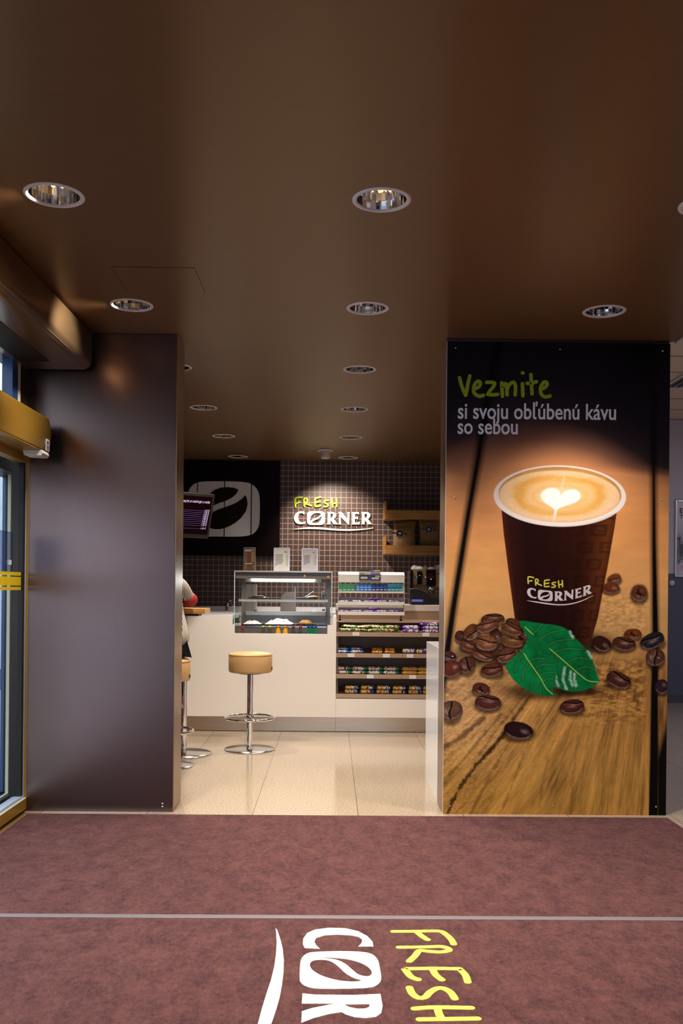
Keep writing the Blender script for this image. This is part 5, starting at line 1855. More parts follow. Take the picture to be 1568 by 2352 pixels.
# ------------------------------------------------------------------ menu cards standing on the case
def card(px0, px1, py0, py1, lab, kind):
    Yc = 8.95
    a, b = at(px0, py1, Yc), at(px1, py0, Yc)
    w, h = b.x - a.x, b.z - GZ1
    t = thing('menu_card', lab, 'menu card', ((a.x + b.x) / 2, Yc, GZ1))
    MB().box(-w / 2, w / 2, -0.002, 0.002, 0.002, h).build('card', M['brown_card'] if kind == 0 else (M['paper'] if kind == 1 else M['paper_grey']), t)
    MB().box(-w / 2 - 0.003, w / 2 + 0.003, -0.004, 0.004, h, h + 0.005).box(-w / 2 - 0.004, -w / 2, -0.003, 0.003, 0.002, h).box(w / 2, w / 2 + 0.004, -0.003, 0.003, 0.002, h).build('holder_frame', M['chrome_dull'], t)
    MB().box(-w / 2 - 0.005, w / 2 + 0.012, -0.03, 0.03, 0.0, 0.004).build('holder_foot', M['white_gloss'], t)
    m = MB()
    r_ = random.Random(kind + 3)
    if kind == 0:
        m.box(-w * 0.42, w * 0.42, -0.003, -0.0022, h * 0.90, h * 0.925, 0).box(-w * 0.42, w * 0.15, -0.003, -0.0022, h * 0.85, h * 0.875, 0).box(-w * 0.42, w * 0.28, -0.003, -0.0022, h * 0.31, h * 0.335, 0)
        for k in range(17):
            z = h * (0.77 - 0.024 * k) if k < 17 else 0
            if abs(z - h * 0.32) > h * 0.03:
                m.box(-w * 0.42, -w * (0.26 - 0.08 * r_.random()), -0.003, -0.0022, z, z + h * 0.010, 2)
                for q in (0.18, 0.28, 0.38):
                    m.box(w * q, w * (q + 0.05), -0.003, -0.0022, z, z + h * 0.010, 1)
        for k in range(8):
            z = h * (0.26 - 0.024 * k)
            m.box(-w * 0.42, -w * (0.26 - 0.08 * r_.random()), -0.003, -0.0022, z, z + h * 0.010, 2)
            m.box(w * 0.36, w * 0.42, -0.003, -0.0022, z, z + h * 0.010, 1)
        for q in (0.18, 0.28, 0.38):
            m.box(w * q, w * (q + 0.055), -0.003, -0.0022, h * 0.80, h * 0.83, 1)
        m.build('printed_lines', [M['cream_ink'], M['yellow_ink'], mat('faint_brown_ink', (0.26, 0.14, 0.08), 0.5, lin=True)], t)
    else:
        n = 8 if kind == 1 else 7
        z0_ = 0.70 if kind == 1 else 0.69
        for k in range(n):
            z = h * (z0_ - 0.063 * k)
            m.box(-w * 0.43 + (0.04 * w if kind == 2 else 0), w * (0.10 - 0.12 * r_.random()) - (0.3 * w if k == n - 1 else 0), -0.003, -0.0022, z, z + h * 0.022)
            m.box(w * 0.30, w * 0.39, -0.003, -0.0022, z, z + h * 0.018)
        m.build('printed_lines', [mat('grey_ink', (0.12, 0.11, 0.12), 0.6, lin=True)], t)
        MB().prism([(w * (0.26 + 0.11 * math.cos(k * PI / 8)), h * (0.84 + 0.03 * math.sin(k * PI / 8))) for k in range(16)], lambda p_, q_, d: (p_, d, q_), -0.003, -0.0022).build('round_mark', mat('pale_grey_ink', (0.36, 0.34, 0.36), 0.6, lin=True), t, fix=True)


card(559.5, 585.5, 1258.5, 1309, 'narrow brown menu card with white and yellow print on the display case', 0)
card(629, 664.5, 1259.5, 1310.5, 'white menu card with eight printed lines on the display case', 1)
card(693.5, 729, 1261, 1311, 'greyer menu card with seven printed lines on the display case, nearest the gum rack', 2)

# things on the back counter, seen through the case
pb = thing('paper_dispenser', 'tall white box standing on the back counter behind the display case', 'dispenser', (X_(574, 10.7), 10.7, zbk))
w = (X_(589, 10.6) - X_(559, 10.6)) / 2
hz = at(574, 1342, 10.6).z - zbk
MB().box(-w, w * 0.4, -0.1, 0.1, 0, hz).build('box', M['white_metal'], pb, 0.004)
MB().box(w * 0.4 + 0.002, w, -0.1, 0.1, 0, hz).build('side_box', M['white_metal'], pb, 0.004)
jg = thing('scale_hood', 'rounded translucent grey hood on the back counter behind the display case', 'hood', (X_(661, 10.6), 10.6, zbk))
hw_ = (X_(677, 10.6) - X_(645, 10.6)) / 2
hh_ = at(661, 1361, 10.6).z - zbk
MB().prism(smooth_path([(-hw_, 0), (-hw_, hh_ * 0.55), (-hw_ * 0.6, hh_ * 0.93), (0, hh_), (hw_ * 0.8, hh_), (hw_, hh_ * 0.85), (hw_, 0)], 4), lambda a_, b_, d: (a_, d, b_), -0.06, 0.06).build('hood', mat('grey_plastic', (0.34, 0.32, 0.31), 0.4, lin=True), jg, fix=True)

# ================================================================== sweets
def pack_mesh(name, L, W, H, cols, style, seed=0):
    """soft wrapped bar lying along x: crimped ends and printed bands"""
    r_ = random.Random(seed)
    nx, ny = 16, 10
    m = MB()
    v, f, mi = [], [], []
    for i in range(nx + 1):
        u = i / nx
        e = min(u, 1 - u)
        k = 0.16 if e < 0.03 else (0.55 if e < 0.09 else 1.0)
        wv = 1.0 if e < 0.03 else (0.94 if e < 0.09 else 1.0)
        for j in range(ny):
            a = 2 * PI * j / ny + PI / ny
            cy, sz = math.cos(a), math.sin(a)
            v.append((L * (u - 0.5), W / 2 * wv * math.copysign(abs(cy) ** 0.6, cy), H / 2 + H / 2 * k * math.copysign(abs(sz) ** 0.6, sz) + 0.0012 * math.sin(i * 2.1 + j)))
    for i in range(nx):
        for j in range(ny):
            f.append((i * ny + j, i * ny + (j + 1) % ny, (i + 1) * ny + (j + 1) % ny, (i + 1) * ny + j))
            u = (i + 0.5) / nx
            a = 2 * PI * (j + 1.0) / ny
            front = math.cos(a) * -1
            mi.append(style(u, front, math.sin(a), r_))
    f += [tuple(range(ny)), tuple(reversed(range(nx * ny, nx * ny + ny)))]
    mi += [0, 0]
    b = len(m.v)
    m.v += v
    m.f += f
    m.m += mi
    m.sm += [True] * len(f)
    me = bpy.data.meshes.new(name)
    me.from_pydata(m.v, [], m.f)
    for c in cols:
        me.materials.append(c)
    me.polygons.foreach_set('material_index', m.m)
    me.polygons.foreach_set('use_smooth', m.sm)
    me.update()
    return me


def foil(name, c, rough=0.28, metal=0.25):
    return mat(name, c, rough, metal, lin=True)


f_white, f_red = foil('white_foil', (0.80, 0.78, 0.74)), foil('red_foil', (0.55, 0.03, 0.03))
f_green, f_dgreen = foil('green_foil', (0.02, 0.26, 0.15)), foil('grass_green_foil', (0.13, 0.28, 0.02))
f_blue, f_sky, f_navy = foil('blue_foil', (0.02, 0.14, 0.50)), foil('sky_foil', (0.20, 0.45, 0.75)), foil('navy_foil', (0.015, 0.02, 0.10))
f_orange, f_gold, f_brown = foil('orange_foil', (0.75, 0.26, 0.02)), foil('gold_foil', (0.72, 0.34, 0.04)), foil('brown_foil', (0.10, 0.03, 0.012))
f_purple, f_dpurple, f_lilac = foil('purple_foil', (0.17, 0.05, 0.36)), foil('dark_purple_foil', (0.07, 0.015, 0.15)), foil('lilac_foil', (0.50, 0.36, 0.68))
f_black, f_salmon, f_yel = foil('black_foil', (0.02, 0.03, 0.012)), foil('salmon_foil', (0.72, 0.28, 0.16)), foil('yellow_foil', (0.75, 0.50, 0.05))
f_teal = foil('teal_foil', (0.05, 0.35, 0.38))


def st_wafer(u, fr_, up, r_):      # white with red script and green end
    if u > 0.78: return 2
    if 0.22 < u < 0.74 and up > 0.25: return r_.choice([1, 0, 0, 3])
    return 0 if r_.random() < 0.85 else 3


def st_nut(u, fr_, up, r_):        # orange, gold and blue wrapper
    if u < 0.1 or u > 0.93: return 4
    if up < -0.35: return 5 if r_.random() < 0.5 else 0
    if u > 0.70: return r_.choice([3, 3, 2, 4])
    if u < 0.34: return r_.choice([1, 1, 0])
    return r_.choice([2, 2, 0, 1, 5])


def st_gold(u, fr_, up, r_):
    if 0.25 < u < 0.8 and up > 0.1: return r_.choice([1, 2, 2, 0])
    return 0 if r_.random() < 0.8 else 3


def st_blue(u, fr_, up, r_):
    if 0.2 < u < 0.75 and up > 0.0: return r_.choice([1, 1, 2, 3])
    return 0 if r_.random() < 0.8 else 1


def st_choc(u, fr_, up, r_):
    return r_.choice([0, 1, 1, 2]) if 0.1 < u < 0.9 and up > -0.2 else 0


def st_purple(u, fr_, up, r_):
    if 0.2 < u < 0.85 and up > -0.1: return r_.choice([1, 1, 0, 2])
    return 0


def st_milkgreen(u, fr_, up, r_):
    if up < -0.1: return 0
    if u < 0.2: return 3 if u > 0.08 else 0
    return r_.choice([1, 1, 2, 0]) if u < 0.85 else 0


def st_green(u, fr_, up, r_):
    if up < -0.2: return 1 if r_.random() < 0.4 else 0
    return r_.choice([0, 0, 1, 2, 3]) if 0.12 < u < 0.8 else r_.choice([0, 1])


KINDS = {
    'wafer': ([f_white, f_red, f_green, f_brown], st_wafer), 'nut': ([f_orange, f_yel, f_white, f_blue, f_navy, f_brown], st_nut), 'gold': ([f_gold, f_red, f_white, f_yel], st_gold),
    'blue': ([f_blue, f_sky, f_white, f_red], st_blue), 'choc': ([f_brown, f_orange, f_yel], st_choc), 'purple': ([f_purple, f_white, f_lilac], st_purple),
    'milkgreen': ([f_purple, f_white, f_dgreen, f_yel], st_milkgreen), 'green': ([f_dgreen, f_black, f_salmon, f_white], st_green), 'dpurple': ([f_dpurple, f_white, f_purple], st_purple)}


def sweet(kind, name, shelf, px, W_px, depth, layer, H, lab, cat, grp, rz=0.0, tilt=0.0, y0=0.055, seed=0, zoff=0.0):
    y = YK + y0
    L = W_px * y / F
    cols, stl = KINDS[kind]
    o = bpy.data.objects.new(name, pack_mesh(name, L, depth, H, cols, stl, seed))
    COL.objects.link(o)
    yc = y + depth / 2
    o.location = (X_(px, y), yc + layer * 0.012, shelf_z(shelf, yc) + 0.001 + layer * (H * 0.93) + zoff)
    o.rotation_euler = (math.atan(TILT) , tilt, rz)
    return tag(o, lab, cat, grp)


# fourth shelf: orange and blue packs in two layers
xs4 = [807.5, 844, 880.5, 917, 954, 987]
nm4 = ['at the end next to the bar counter', 'second stack from the bar counter', 'third stack from the bar counter', 'fourth stack from the bar counter', 'fifth stack from the bar counter', 'sixth stack, beside the white partition']
for k, px in enumerate(xs4):
    for l in range(2):
        sweet('nut', 'chocolate_bar', 3, px + l * 1.5, 36, 0.075, l, 0.040, '%s orange and blue bar, lowest shelf, %s' % (('lower', 'upper')[l], nm4[k]), 'chocolate bar',
              'orange and blue bars on the lowest shelf', seed=k * 2 + l)
# third shelf
for k, (px, w_) in enumerate(((791, 36), (827, 36), (863, 36), (900, 37))):
    for l in range(2):
        sweet('wafer', 'wafer_bar', 2, px + l * 0.8, w_, 0.070, l, 0.037, '%s white and green wafer bar, third shelf, %s' % (('lower', 'upper')[l], ['nearest the bar counter', 'second stack from the bar counter', 'second stack from the gold bars', 'beside the gold bars'][k]),
              'wafer bar', 'white and green wafer bars', seed=10 + k * 2 + l, rz=0.03 * (k == 3))
for k, (px, w_) in enumerate(((943, 38), (979, 38))):
    for l in range(2):
        sweet('gold', 'wafer_bar', 2, px, w_, 0.070, l, 0.036, '%s gold wafer bar, third shelf, %s' % (('lower', 'upper')[l], ['beside the green wafers', 'beside the white partition'][k]), 'wafer bar', 'gold wafer bars', seed=30 + k * 2 + l)
# second shelf
for k, (px, w_) in enumerate(((788, 30), (819.5, 33))):
    for l in range(2):
        sweet('blue', 'biscuit_pack', 1, px, w_, 0.080, l, 0.030, '%s light blue biscuit pack, second shelf, %s' % (('lower', 'upper')[l], ['against the bar counter', 'beside the empty gap'][k]), 'biscuits', 'light blue biscuit packs', seed=40 + k * 2 + l, y0=0.05)
for k, px in enumerate((867.5, 896.5)):
    for l in range(2):
        sweet('choc', 'chocolate_bar', 1, px, 29, 0.070, l, 0.029, '%s brown and orange bar, second shelf, %s' % (('lower', 'upper')[l], ['next to the empty gap', 'nearer the purple packs'][k]), 'chocolate bar', 'brown and orange bars', seed=50 + k * 2 + l, y0=0.05)
for k, px in enumerate((940.5, 972.5)):
    sweet('milkgreen', 'chocolate_tablet', 1, px, 33, 0.10, 0, 0.052, 'purple pack with white and green picture, second shelf, %s' % ['beside the brown bars', 'beside the white partition'][k], 'chocolate', 'purple and green packs', seed=60 + k, tilt=-0.06 * k, y0=0.05)
# first shelf: long green packs leaning over each other, purple tablets
for k, (px, w_, rz_, l) in enumerate(((796, 42, 0.10, 0), (828, 44, -0.06, 0), (860, 44, 0.08, 0), (895, 46, -0.05, 0), (805, 40, -0.10, 1), (838, 42, 0.12, 1), (868, 40, -0.10, 1), (902, 38, 0.10, 1))):
    sweet('green', 'snack_pack', 0, px, w_, 0.075, l, 0.030, '%s long green snack pack on the top shelf, %s' % (('lower', 'upper')[l], ['first from the bar counter', 'second from the bar counter', 'third from the bar counter', 'fourth from the bar counter'][k % 4]), 'snack pack',
          'green snack packs', rz_ * 0.5, tilt=0.10 * math.sin(k * 2.2), y0=0.05, seed=70 + k, zoff=0.008)
for k, (px, w_, l) in enumerate(((945, 42, 0), (945, 40, 1), (990, 42, 0), (990, 42, 1), (988, 46, 2))):
    sweet('dpurple' if k == 4 else 'purple', 'chocolate_tablet', 0, px, w_, 0.085, l, 0.034, ['lower purple tablet beside the green snack packs', 'upper purple tablet beside the green snack packs', 'lower purple tablet beside the poster column',
          'middle purple tablet beside the poster column', 'dark purple tablet topmost beside the poster column'][k] + ', top shelf', 'chocolate', 'purple tablets on the top shelf', y0=0.05, seed=90 + k)

# ------------------------------------------------------------------ white gum rack
YG = 9.02
ra = thing('gum_rack', 'white tiered metal rack of chewing gum and bars on black feet', 'rack', (X_(852.5, YG), YG, ZL))
rx, rz_ = ra.location.x, ra.location.z
rl_, rr_ = X_(777, YG) - rx, X_(928, YG) - rx


def rz(py):
    return at(852, py, YG).z - rz_


YT = [0.0, 0.02, 0.0, -0.02]
MB().box(rl_, rr_, 0.0, 0.006, rz(1337.5), rz(1320)).build('top_front', M['white_metal'], ra)
MB().prism([(0.006, rz(1320)), (0.09, rz(1313.5)), (0.09, rz(1315)), (0.006, rz(1321.5))], lambda y, z, d: (d, y, z), rl_, rr_).build('top_slope', M['white_metal'], ra, fix=True)
MB().box(rl_, rr_, 0.09, 0.095, rz(1330), rz(1313.5)).build('top_back', M['white_metal'], ra)
tray_top = [1337.5, 1361.5, 1387.5, 1412]
for k, (a_, b_) in enumerate(((1358.5, 1362), (1382, 1388.5), (1404.5, 1412.5))):
    z0_, z1_ = rz(b_), rz(a_)
    fy = -0.03 * (k + 1) * 0.5
    MB().box(rl_, rr_, fy, fy + 0.004, z0_, z1_).box(rl_, rr_, fy + 0.004, 0.13, z0_, z0_ + 0.004).box(rl_, rr_, 0.126, 0.13, z0_, z0_ + 0.07).build('tray', M['white_metal'], ra)
for s_ in (rl_ - 0.003, rr_):
    MB().prism([(0.0, rz(1320)), (0.10, rz(1313)), (0.13, rz(1330)), (0.13, rz(1413)), (-0.04, rz(1413)), (-0.02, rz(1385)), (0.0, rz(1361))], lambda y, z, d: (d, y, z), s_, s_ + 0.003).build('side_plate', M['white_metal'], ra, fix=True)
for px in (781, 921.5):
    x = X_(px, YG) - rx
    MB().tube([(x, 0.02, rz(1412)), (x, 0.02, 0.02)], 0.005, 10).build('leg', M['black'], ra)
    MB().lathe([(0.016, 0), (0.016, 0.004), (0.006, 0.018), (0, 0.018)], (x, 0.02, 0.0), 16).build('foot', M['black'], ra)


def box_pack(name, px0, px1, py0, py1, y, dep, cols, lab, cat, grp, deco):
    a, b = at(px0, py1, y), at(px1, py0, y)
    w, h = b.x - a.x, b.z - a.z
    m = MB().box(-w / 2, w / 2, 0, dep, 0, h, 0)
    for (u0, u1, v0, v1, mi) in deco:
        m.box(w * (u0 - 0.5), w * (u1 - 0.5), -0.0012, 0.0, h * v0, h * v1, mi)
    o = m.build(name, cols)
    o.location = ((a.x + b.x) / 2, y, a.z)
    return tag(o, lab, cat, grp)


gold_t = M['yellow_ink']
silver = foil('silver_foil', (0.55, 0.55, 0.52))
cream_b = foil('cream_foil', (0.62, 0.55, 0.42))
dkbox, nvbox = foil('charcoal_card', (0.05, 0.045, 0.04)), foil('indigo_card', (0.03, 0.03, 0.13))
box_pack('gum_box', 824.5, 848.5, 1306.5, 1332.5, YG - 0.03, 0.05, [dkbox, cream_b, silver], 'charcoal and cream gum box on top of the white rack', 'gum box', 'gum boxes on the rack top',
         [(0.02, 0.98, 0.50, 0.76, 1), (0.15, 0.8, 0.12, 0.30, 2), (0.04, 0.5, 0.55, 0.60, 2)])
box_pack('gum_box', 849.5, 873.5, 1307, 1333, YG - 0.03, 0.05, [nvbox, silver, gold_t, f_lilac], 'indigo and yellow gum box on top of the white rack', 'gum box', 'gum boxes on the rack top',
         [(0.02, 0.98, 0.50, 0.72, 3), (0.05, 0.95, 0.54, 0.60, 1), (0.4, 0.98, 0.76, 0.92, 2), (0.02, 0.4, 0.80, 0.86, 1), (0.15, 0.85, 0.10, 0.26, 1), (0.5, 0.98, 0.30, 0.42, 2)])
# second tier: gum packs standing side by side
tier = []
for k in range(4):
    tier.append((777.6 + 9.3 * k, 786.6 + 9.3 * k, 'green'))
for k in range(4):
    tier.append((817.5 + 9 * k, 826.3 + 9 * k, 'blue'))
for k in range(4):
    tier.append((853.6 + 9 * k, 862.4 + 9 * k, 'indigo'))
for k in range(4):
    tier.append((890 + 8.6 * k, 898.4 + 8.6 * k, 'teal'))
gcol = {'green': [f_green, f_dgreen, f_white], 'blue': [f_blue, f_sky, f_white], 'indigo': [nvbox, f_blue, f_white], 'teal': [f_teal, f_blue, f_white]}
cnt = {}
for a_, b_, c_ in tier:
    k = cnt.get(c_, 0); cnt[c_] = k + 1
    box_pack('gum_pack', a_, b_, 1341.5, 1358, YG + 0.012, 0.06, gcol[c_], '%s gum pack on the rack, %s of its four from the display case' % (c_, ['first', 'second', 'third', 'fourth'][k]), 'chewing gum', c_ + ' gum packs on the rack',
             [(0.08, 0.92, 0.40, 0.62, 1), (0.12, 0.85, 0.14, 0.26, 2), (0.15, 0.6, 0.72, 0.80, 1)])
# third and fourth tiers: purple and white bars lying in rows
for tr, (zpx, fy) in enumerate(((1383, YG - 0.02), (1405.5, YG - 0.035))):
    for k in range(5):
        px = 790.5 + 29.2 * k
        L = 30 * fy / F
        kk = 'purple' if (tr == 0 and k == 2) else 'milkbar'
        cols = [f_white, f_purple, f_lilac, f_dpurple]
        o = bpy.data.objects.new('chocolate_bar', pack_mesh('chocolate_bar', L, 0.045, 0.024, cols, lambda u, fr_, up, r_: (1 if up > 0.3 else (r_.choice([0, 0, 1, 2]) if u < 0.8 else 1)), 100 + tr * 10 + k))
        COL.objects.link(o)
        o.location = (X_(px, fy), fy + 0.035, at(px, zpx, fy).z - 0.003)
        o.rotation_euler = (0, 0.03 * math.sin(k * 2 + tr), 0.05 * math.cos(k * 3))
        tag(o, 'white and purple bar on the %s rack tray, %s from the display case' % (('third', 'lowest')[tr], ORD[k]), 'chocolate bar', 'white and purple bars in the rack')
    o = bpy.data.objects.new('chocolate_bar', pack_mesh('chocolate_bar', 27 * fy / F, 0.045, 0.022, [f_purple, f_dpurple, f_white, f_lilac], lambda u, fr_, up, r_: r_.choice([0, 0, 1, 2 if up > 0.4 else 0]), 130 + tr))
    COL.objects.link(o)
    o.location = (X_(860, fy), fy + 0.045, at(860, zpx, fy).z + 0.020)
    tag(o, 'purple bar lying on top of the row on the %s tray of the gum rack' % ('third', 'lowest')[tr], 'chocolate bar')

# ------------------------------------------------------------------ espresso machine and terminal
YM = 9.66
em_ = thing('espresso_machine', 'bronze and black espresso machine with white cups on top, on the raised counter', 'espresso machine', (X_(1000, YM) , YM, zt2))
mx, mz = em_.location.x, em_.location.z


def mp2(px, py, y=YM):
    p = at(px, py, y)
    return p.x - mx, p.z - mz


def mbox(px0, px1, py0, py1, y0, y1, mb=None, mi=0):
    a, b = mp2(px0, py1, YM + y0), mp2(px1, py0, YM + y0)
    return (mb or MB()).box(a[0], b[0], y0, y1, max(a[1], 0.0), b[1], mi)


m_body = mat('bronze_machine_metal', (0.50, 0.33, 0.12), 0.28, 0.45, lin=True)
mbox(947, 1078, 1308, 1345, 0.02, 0.36).build('body', m_body, em_, 0.008)
mbox(947, 1078, 1345, 1377, 0.10, 0.36).build('rear_panel', mat('warm_backsplash', (0.50, 0.34, 0.19), 0.4, 0.1, lin=True), em_)
mbox(941, 948, 1309, 1377, -0.02, 0.36).build('side_panel', M['black_gloss'], em_, 0.004)
for a_, b_, py in ((949.5, 957.0, 1325.5), (970, 978, 1325.5), (1002, 1010, 1318.5)):
    mbox(a_, b_, py - 1.2, py + 1.4, 0.012, 0.02).build('trim_bar', M['chrome_dull'], em_)
mbox(957.5, 969.5, 1312, 1342, -0.02, 0.02).build('button_panel', M['black_gloss'], em_, 0.004)
o = mbox(978, 1001.5, 1308.5, 1348, -0.05, 0.02).build('grinder_module', M['black_gloss'], em_, 0.01)
mbox(952, 1076, 1378, 1389, -0.06, 0.36).build('drip_tray', M['black'], em_, 0.003)
x, z = mp2(989.5, 1330.3, YM - 0.05)
MB().box(x - 0.004, x + 0.004, -0.052, -0.050, z - 0.004, z + 0.004).build('indicator_lamp', mat('green_led', (0.3, 0.5, 0.2), 0.4, lin=True, emit=(0.6, 1.0, 0.45), es=1.5), em_)
x, z = mp2(963.3, 1322, YM - 0.02)
MB().box(x - 0.003, x + 0.003, -0.022, -0.020, z - 0.003, z + 0.003).build('indicator_lamp', mat('white_led', (0.5, 0.5, 0.5), 0.4, lin=True, emit=(0.8, 0.85, 1.0), es=1.0), em_)
mm = mat('red_symbols', (0.14, 0.006, 0.012), 0.4, lin=True, emit=(0.30, 0.012, 0.025), es=0.3)
for py, hw_ in ((1319.5, 0.026), (1323.5, 0.032), (1327, 0.036)):
    x, z = mp2(989.5, py, YM - 0.05)
    MB().box(x - hw_, x + hw_, -0.0515, -0.050, z - 0.0012, z + 0.0012).build('display_line', mm, em_)
x, z = mp2(989, 1353, YM - 0.02)
MB().lathe([(0.030, 0.0), (0.034, 0.03), (0.030, 0.042), (0, 0.042)], (x, -0.02, z - 0.02), 20).build('brew_group', M['chrome'], em_)
MB().lathe([(0.033, 0.0), (0.033, 0.02), (0, 0.02)], (x + 0.004, -0.03, z - 0.045), 20).build('filter_basket', M['black'], em_)
MB().tube([(x, -0.05, z - 0.033), (x + 0.005, -0.14, z - 0.05)], [0.009, 0.013], 10).build('filter_handle', M['black'], em_)
x, z = mp2(958, 1352, YM - 0.02)
MB().tube([(x, 0.02, z + 0.055), (x - 0.01, -0.03, z), (x - 0.02, -0.03, z - 0.03)], 0.005, 8).build('steam_wand', M['chrome'], em_)
x, z = mp2(1004, 1358, YM + 0.03)
MB().box(x - 0.02, x + 0.03, 0.06, 0.10, z - 0.018, z + 0.018).build('hot_water_unit', M['reveal_metal'], em_, 0.004)
zcup = mp2(960, 1308, YM + 0.02)[1] + mz
cups = [(963, 1300.5, 0.046, 0.05, 'on the near corner of the machine top'), (952, 1298.5, 0.046, 0.14, 'behind the first cup at the machine corner'), (990, 1303, 0.040, 0.05, 'above the black grinder'),
        (976, 1300, 0.036, 0.20, 'at the back between the other cups'), (1001, 1298, 0.040, 0.2, 'at the back beside the poster column'), (1009, 1297, 0.05, 0.07, 'tallest, beside the poster column')]
for k, (px, py, r, dy, wh) in enumerate(cups):
    y = YM + 0.02 + dy
    top = max(at(px, py, y).z - zcup, 0.03)
    m = MB().lathe([(r, 0.0), (r * 1.0, top * 0.15), (r * 0.82, top * 0.62), (r * 0.5, top * 0.94), (r * 0.42, top), (0, top)], n=26)
    o = m.build('coffee_cup', M['white_gloss'])
    o.location = (X_(px, y), y, zcup)
    tag(o, 'white coffee cup upside down on the machine, %s' % wh, 'cup', 'cups on the espresso machine')

YR = 9.47
te = thing('cash_register', 'black slanted cash terminal with a small blue display on the raised counter', 'terminal', (X_(962, YR), YR, zt2))
tx, tz = te.location.x, te.location.z


def tpt(px, py, y=YR):
    p = at(px, py, y)
    return p.x - tx, p.z - tz


pts = [tpt(*q) for q in ((942, 1389), (940.5, 1356), (943.5, 1352.6), (956, 1352.3), (966, 1354.5), (977, 1359.5), (986, 1365), (983, 1377), (981, 1389))]
pts = [(a_, max(b_, 0.0)) for a_, b_ in pts]
MB().prism(pts, lambda a_, b_, d: (a_, d, b_), 0.0, 0.09).build('housing', M['black'], te, 0.006, fix=True)
MB().tube([(a_, 0.0, b_) for a_, b_ in pts[1:7]], 0.0028, 8).build('edge_trim', M['reveal_metal'], te)
a_, b_ = tpt(943.5, 1389), tpt(974.5, 1377)
MB().box(a_[0], b_[0], -0.05, 0.0, 0.0, b_[1] - 0.004).build('base', M['black'], te, 0.003)
a_, b_ = tpt(944, 1382.5, YR - 0.05), tpt(972.5, 1376.5, YR - 0.05)
MB().box(a_[0], b_[0], -0.056, -0.045, a_[1], b_[1] + 0.002).build('display_frame', M['chrome_dull'], te)
a_, b_ = tpt(945.5, 1381.6, YR - 0.056), tpt(970.5, 1377.4, YR - 0.056)
MB().box(a_[0], b_[0], -0.0575, -0.056, a_[1], b_[1]).build('display', mat('blue_display', (0.06, 0.06, 0.3), 0.3, lin=True, emit=(0.10, 0.11, 0.50), es=0.8), te)

# ================================================================== stools, table, partition extras
def make_stool(loc, rot, lab):
    t = thing('bar_stool', lab, 'stool', loc, rot, 'tan bar stools')
    MB().lathe([(0.0, 0.0), (0.213, 0.0), (0.2135, 0.004), (0.209, 0.009), (0.10, 0.0155), (0.03, 0.018), (0.0, 0.018)], n=64).build('base', M['chrome_dull'], t)
    MB().lathe([(0.0255, 0.016), (0.0255, 0.645)], n=32, caps=False).lathe([(0.040, 0.016), (0.038, 0.020), (0.026, 0.022)], n=32, caps=False).build('column', M['chrome'], t)
    ring = [(0.205 * math.cos(2 * PI * k / 64), 0.205 * math.sin(2 * PI * k / 64), 0.268) for k in range(64)]
    MB().tube(ring, 0.0105, 12, closed=True).build('footrest_ring', M['chrome'], t)
    for k in range(2):
        a = PI * 0.62 + k * PI * 0.9
        pts_ = smooth_path([(0.03 * math.cos(a), 0.03 * math.sin(a), 0.262), (0.07 * math.cos(a + 0.5), 0.07 * math.sin(a + 0.5), 0.264), (0.10 * math.cos(a - 0.4 + 0.8), 0.10 * math.sin(a + 0.4), 0.266),
                            (0.20 * math.cos(a + 0.15), 0.20 * math.sin(a + 0.15), 0.268)], 5)
        MB().tube(pts_, 0.008, 10).build('footrest_spoke', M['chrome'], t)
    MB().lathe([(0.0258, 0.245), (0.034, 0.247), (0.034, 0.290), (0.0258, 0.292)], n=24, caps=False).build('footrest_collar', M['chrome'], t)
    MB().lathe([(0.0, 0.652), (0.168, 0.652), (0.178, 0.657), (0.183, 0.670), (0.184, 0.74), (0.183, 0.792), (0.180, 0.800), (0.181, 0.8025), (0.172, 0.812), (0.12, 0.820), (0.0, 0.823)], n=64).build('seat', M['leather'], t)
    ring = [(0.1825 * math.cos(2 * PI * k / 64), 0.1825 * math.sin(2 * PI * k / 64), 0.799) for k in range(64)]
    MB().tube(ring, 0.0022, 8, closed=True).build('piping', M['leather_dark'], t)
    MB().lathe([(0.0, 0.640), (0.10, 0.640), (0.105, 0.652)], n=32).build('seat_plate', M['black'], t)
    MB().obox((0.184, 0.0, 0.688), (0.004, 0, 0), (0, 0.012, 0), (0, 0, 0.012)).build('fabric_tag', M['black'], t)
    return t


sp1 = floor_at(573, 1721.5)
s1 = make_stool((sp1.x, sp1.y, 0), -0.15, 'tan leather bar stool standing free before the white counter')
sp2 = floor_at(379.5, 1759.5)
s2_ = copy_tree(s1, (sp2.x, sp2.y, 0), 'tan leather bar stool under the seated person, mostly hidden by the brown wall')

tc_ = floor_at(421, 1731.5)
ztb = at(471, 1398, 7.33).z
tb = thing('bar_table', 'high table with thick oak top and round steel foot, behind the brown wall edge', 'table', (tc_.x, tc_.y, 0))
ty = tc_.y
xr_ = at(471, 1400, ty - 0.15).x - tc_.x
MB().box(-0.60, xr_ - 0.002, -0.15, 0.16, ztb - 0.042, ztb).build('tabletop', M['oak'], tb, 0.002)
MB().box(xr_ - 0.002, xr_, -0.15, 0.16, ztb - 0.042, ztb).build('end_grain', M['oak_end'], tb)
MB().box(-0.5, xr_ - 0.06, -0.10, 0.10, ztb - 0.062, ztb - 0.042).build('frame', M['black'], tb)
for xx in (0.0,):
    MB().lathe([(0.0, 0.0), (0.23, 0.0), (0.231, 0.005), (0.226, 0.010), (0.03, 0.020), (0.0, 0.02)], (xx, 0, 0), 56).build('base', M['chrome_dull'], tb)
    MB().lathe([(0.027, 0.018), (0.027, ztb - 0.062)], (xx, 0, 0), 28, caps=False).build('column', M['chrome'], tb)

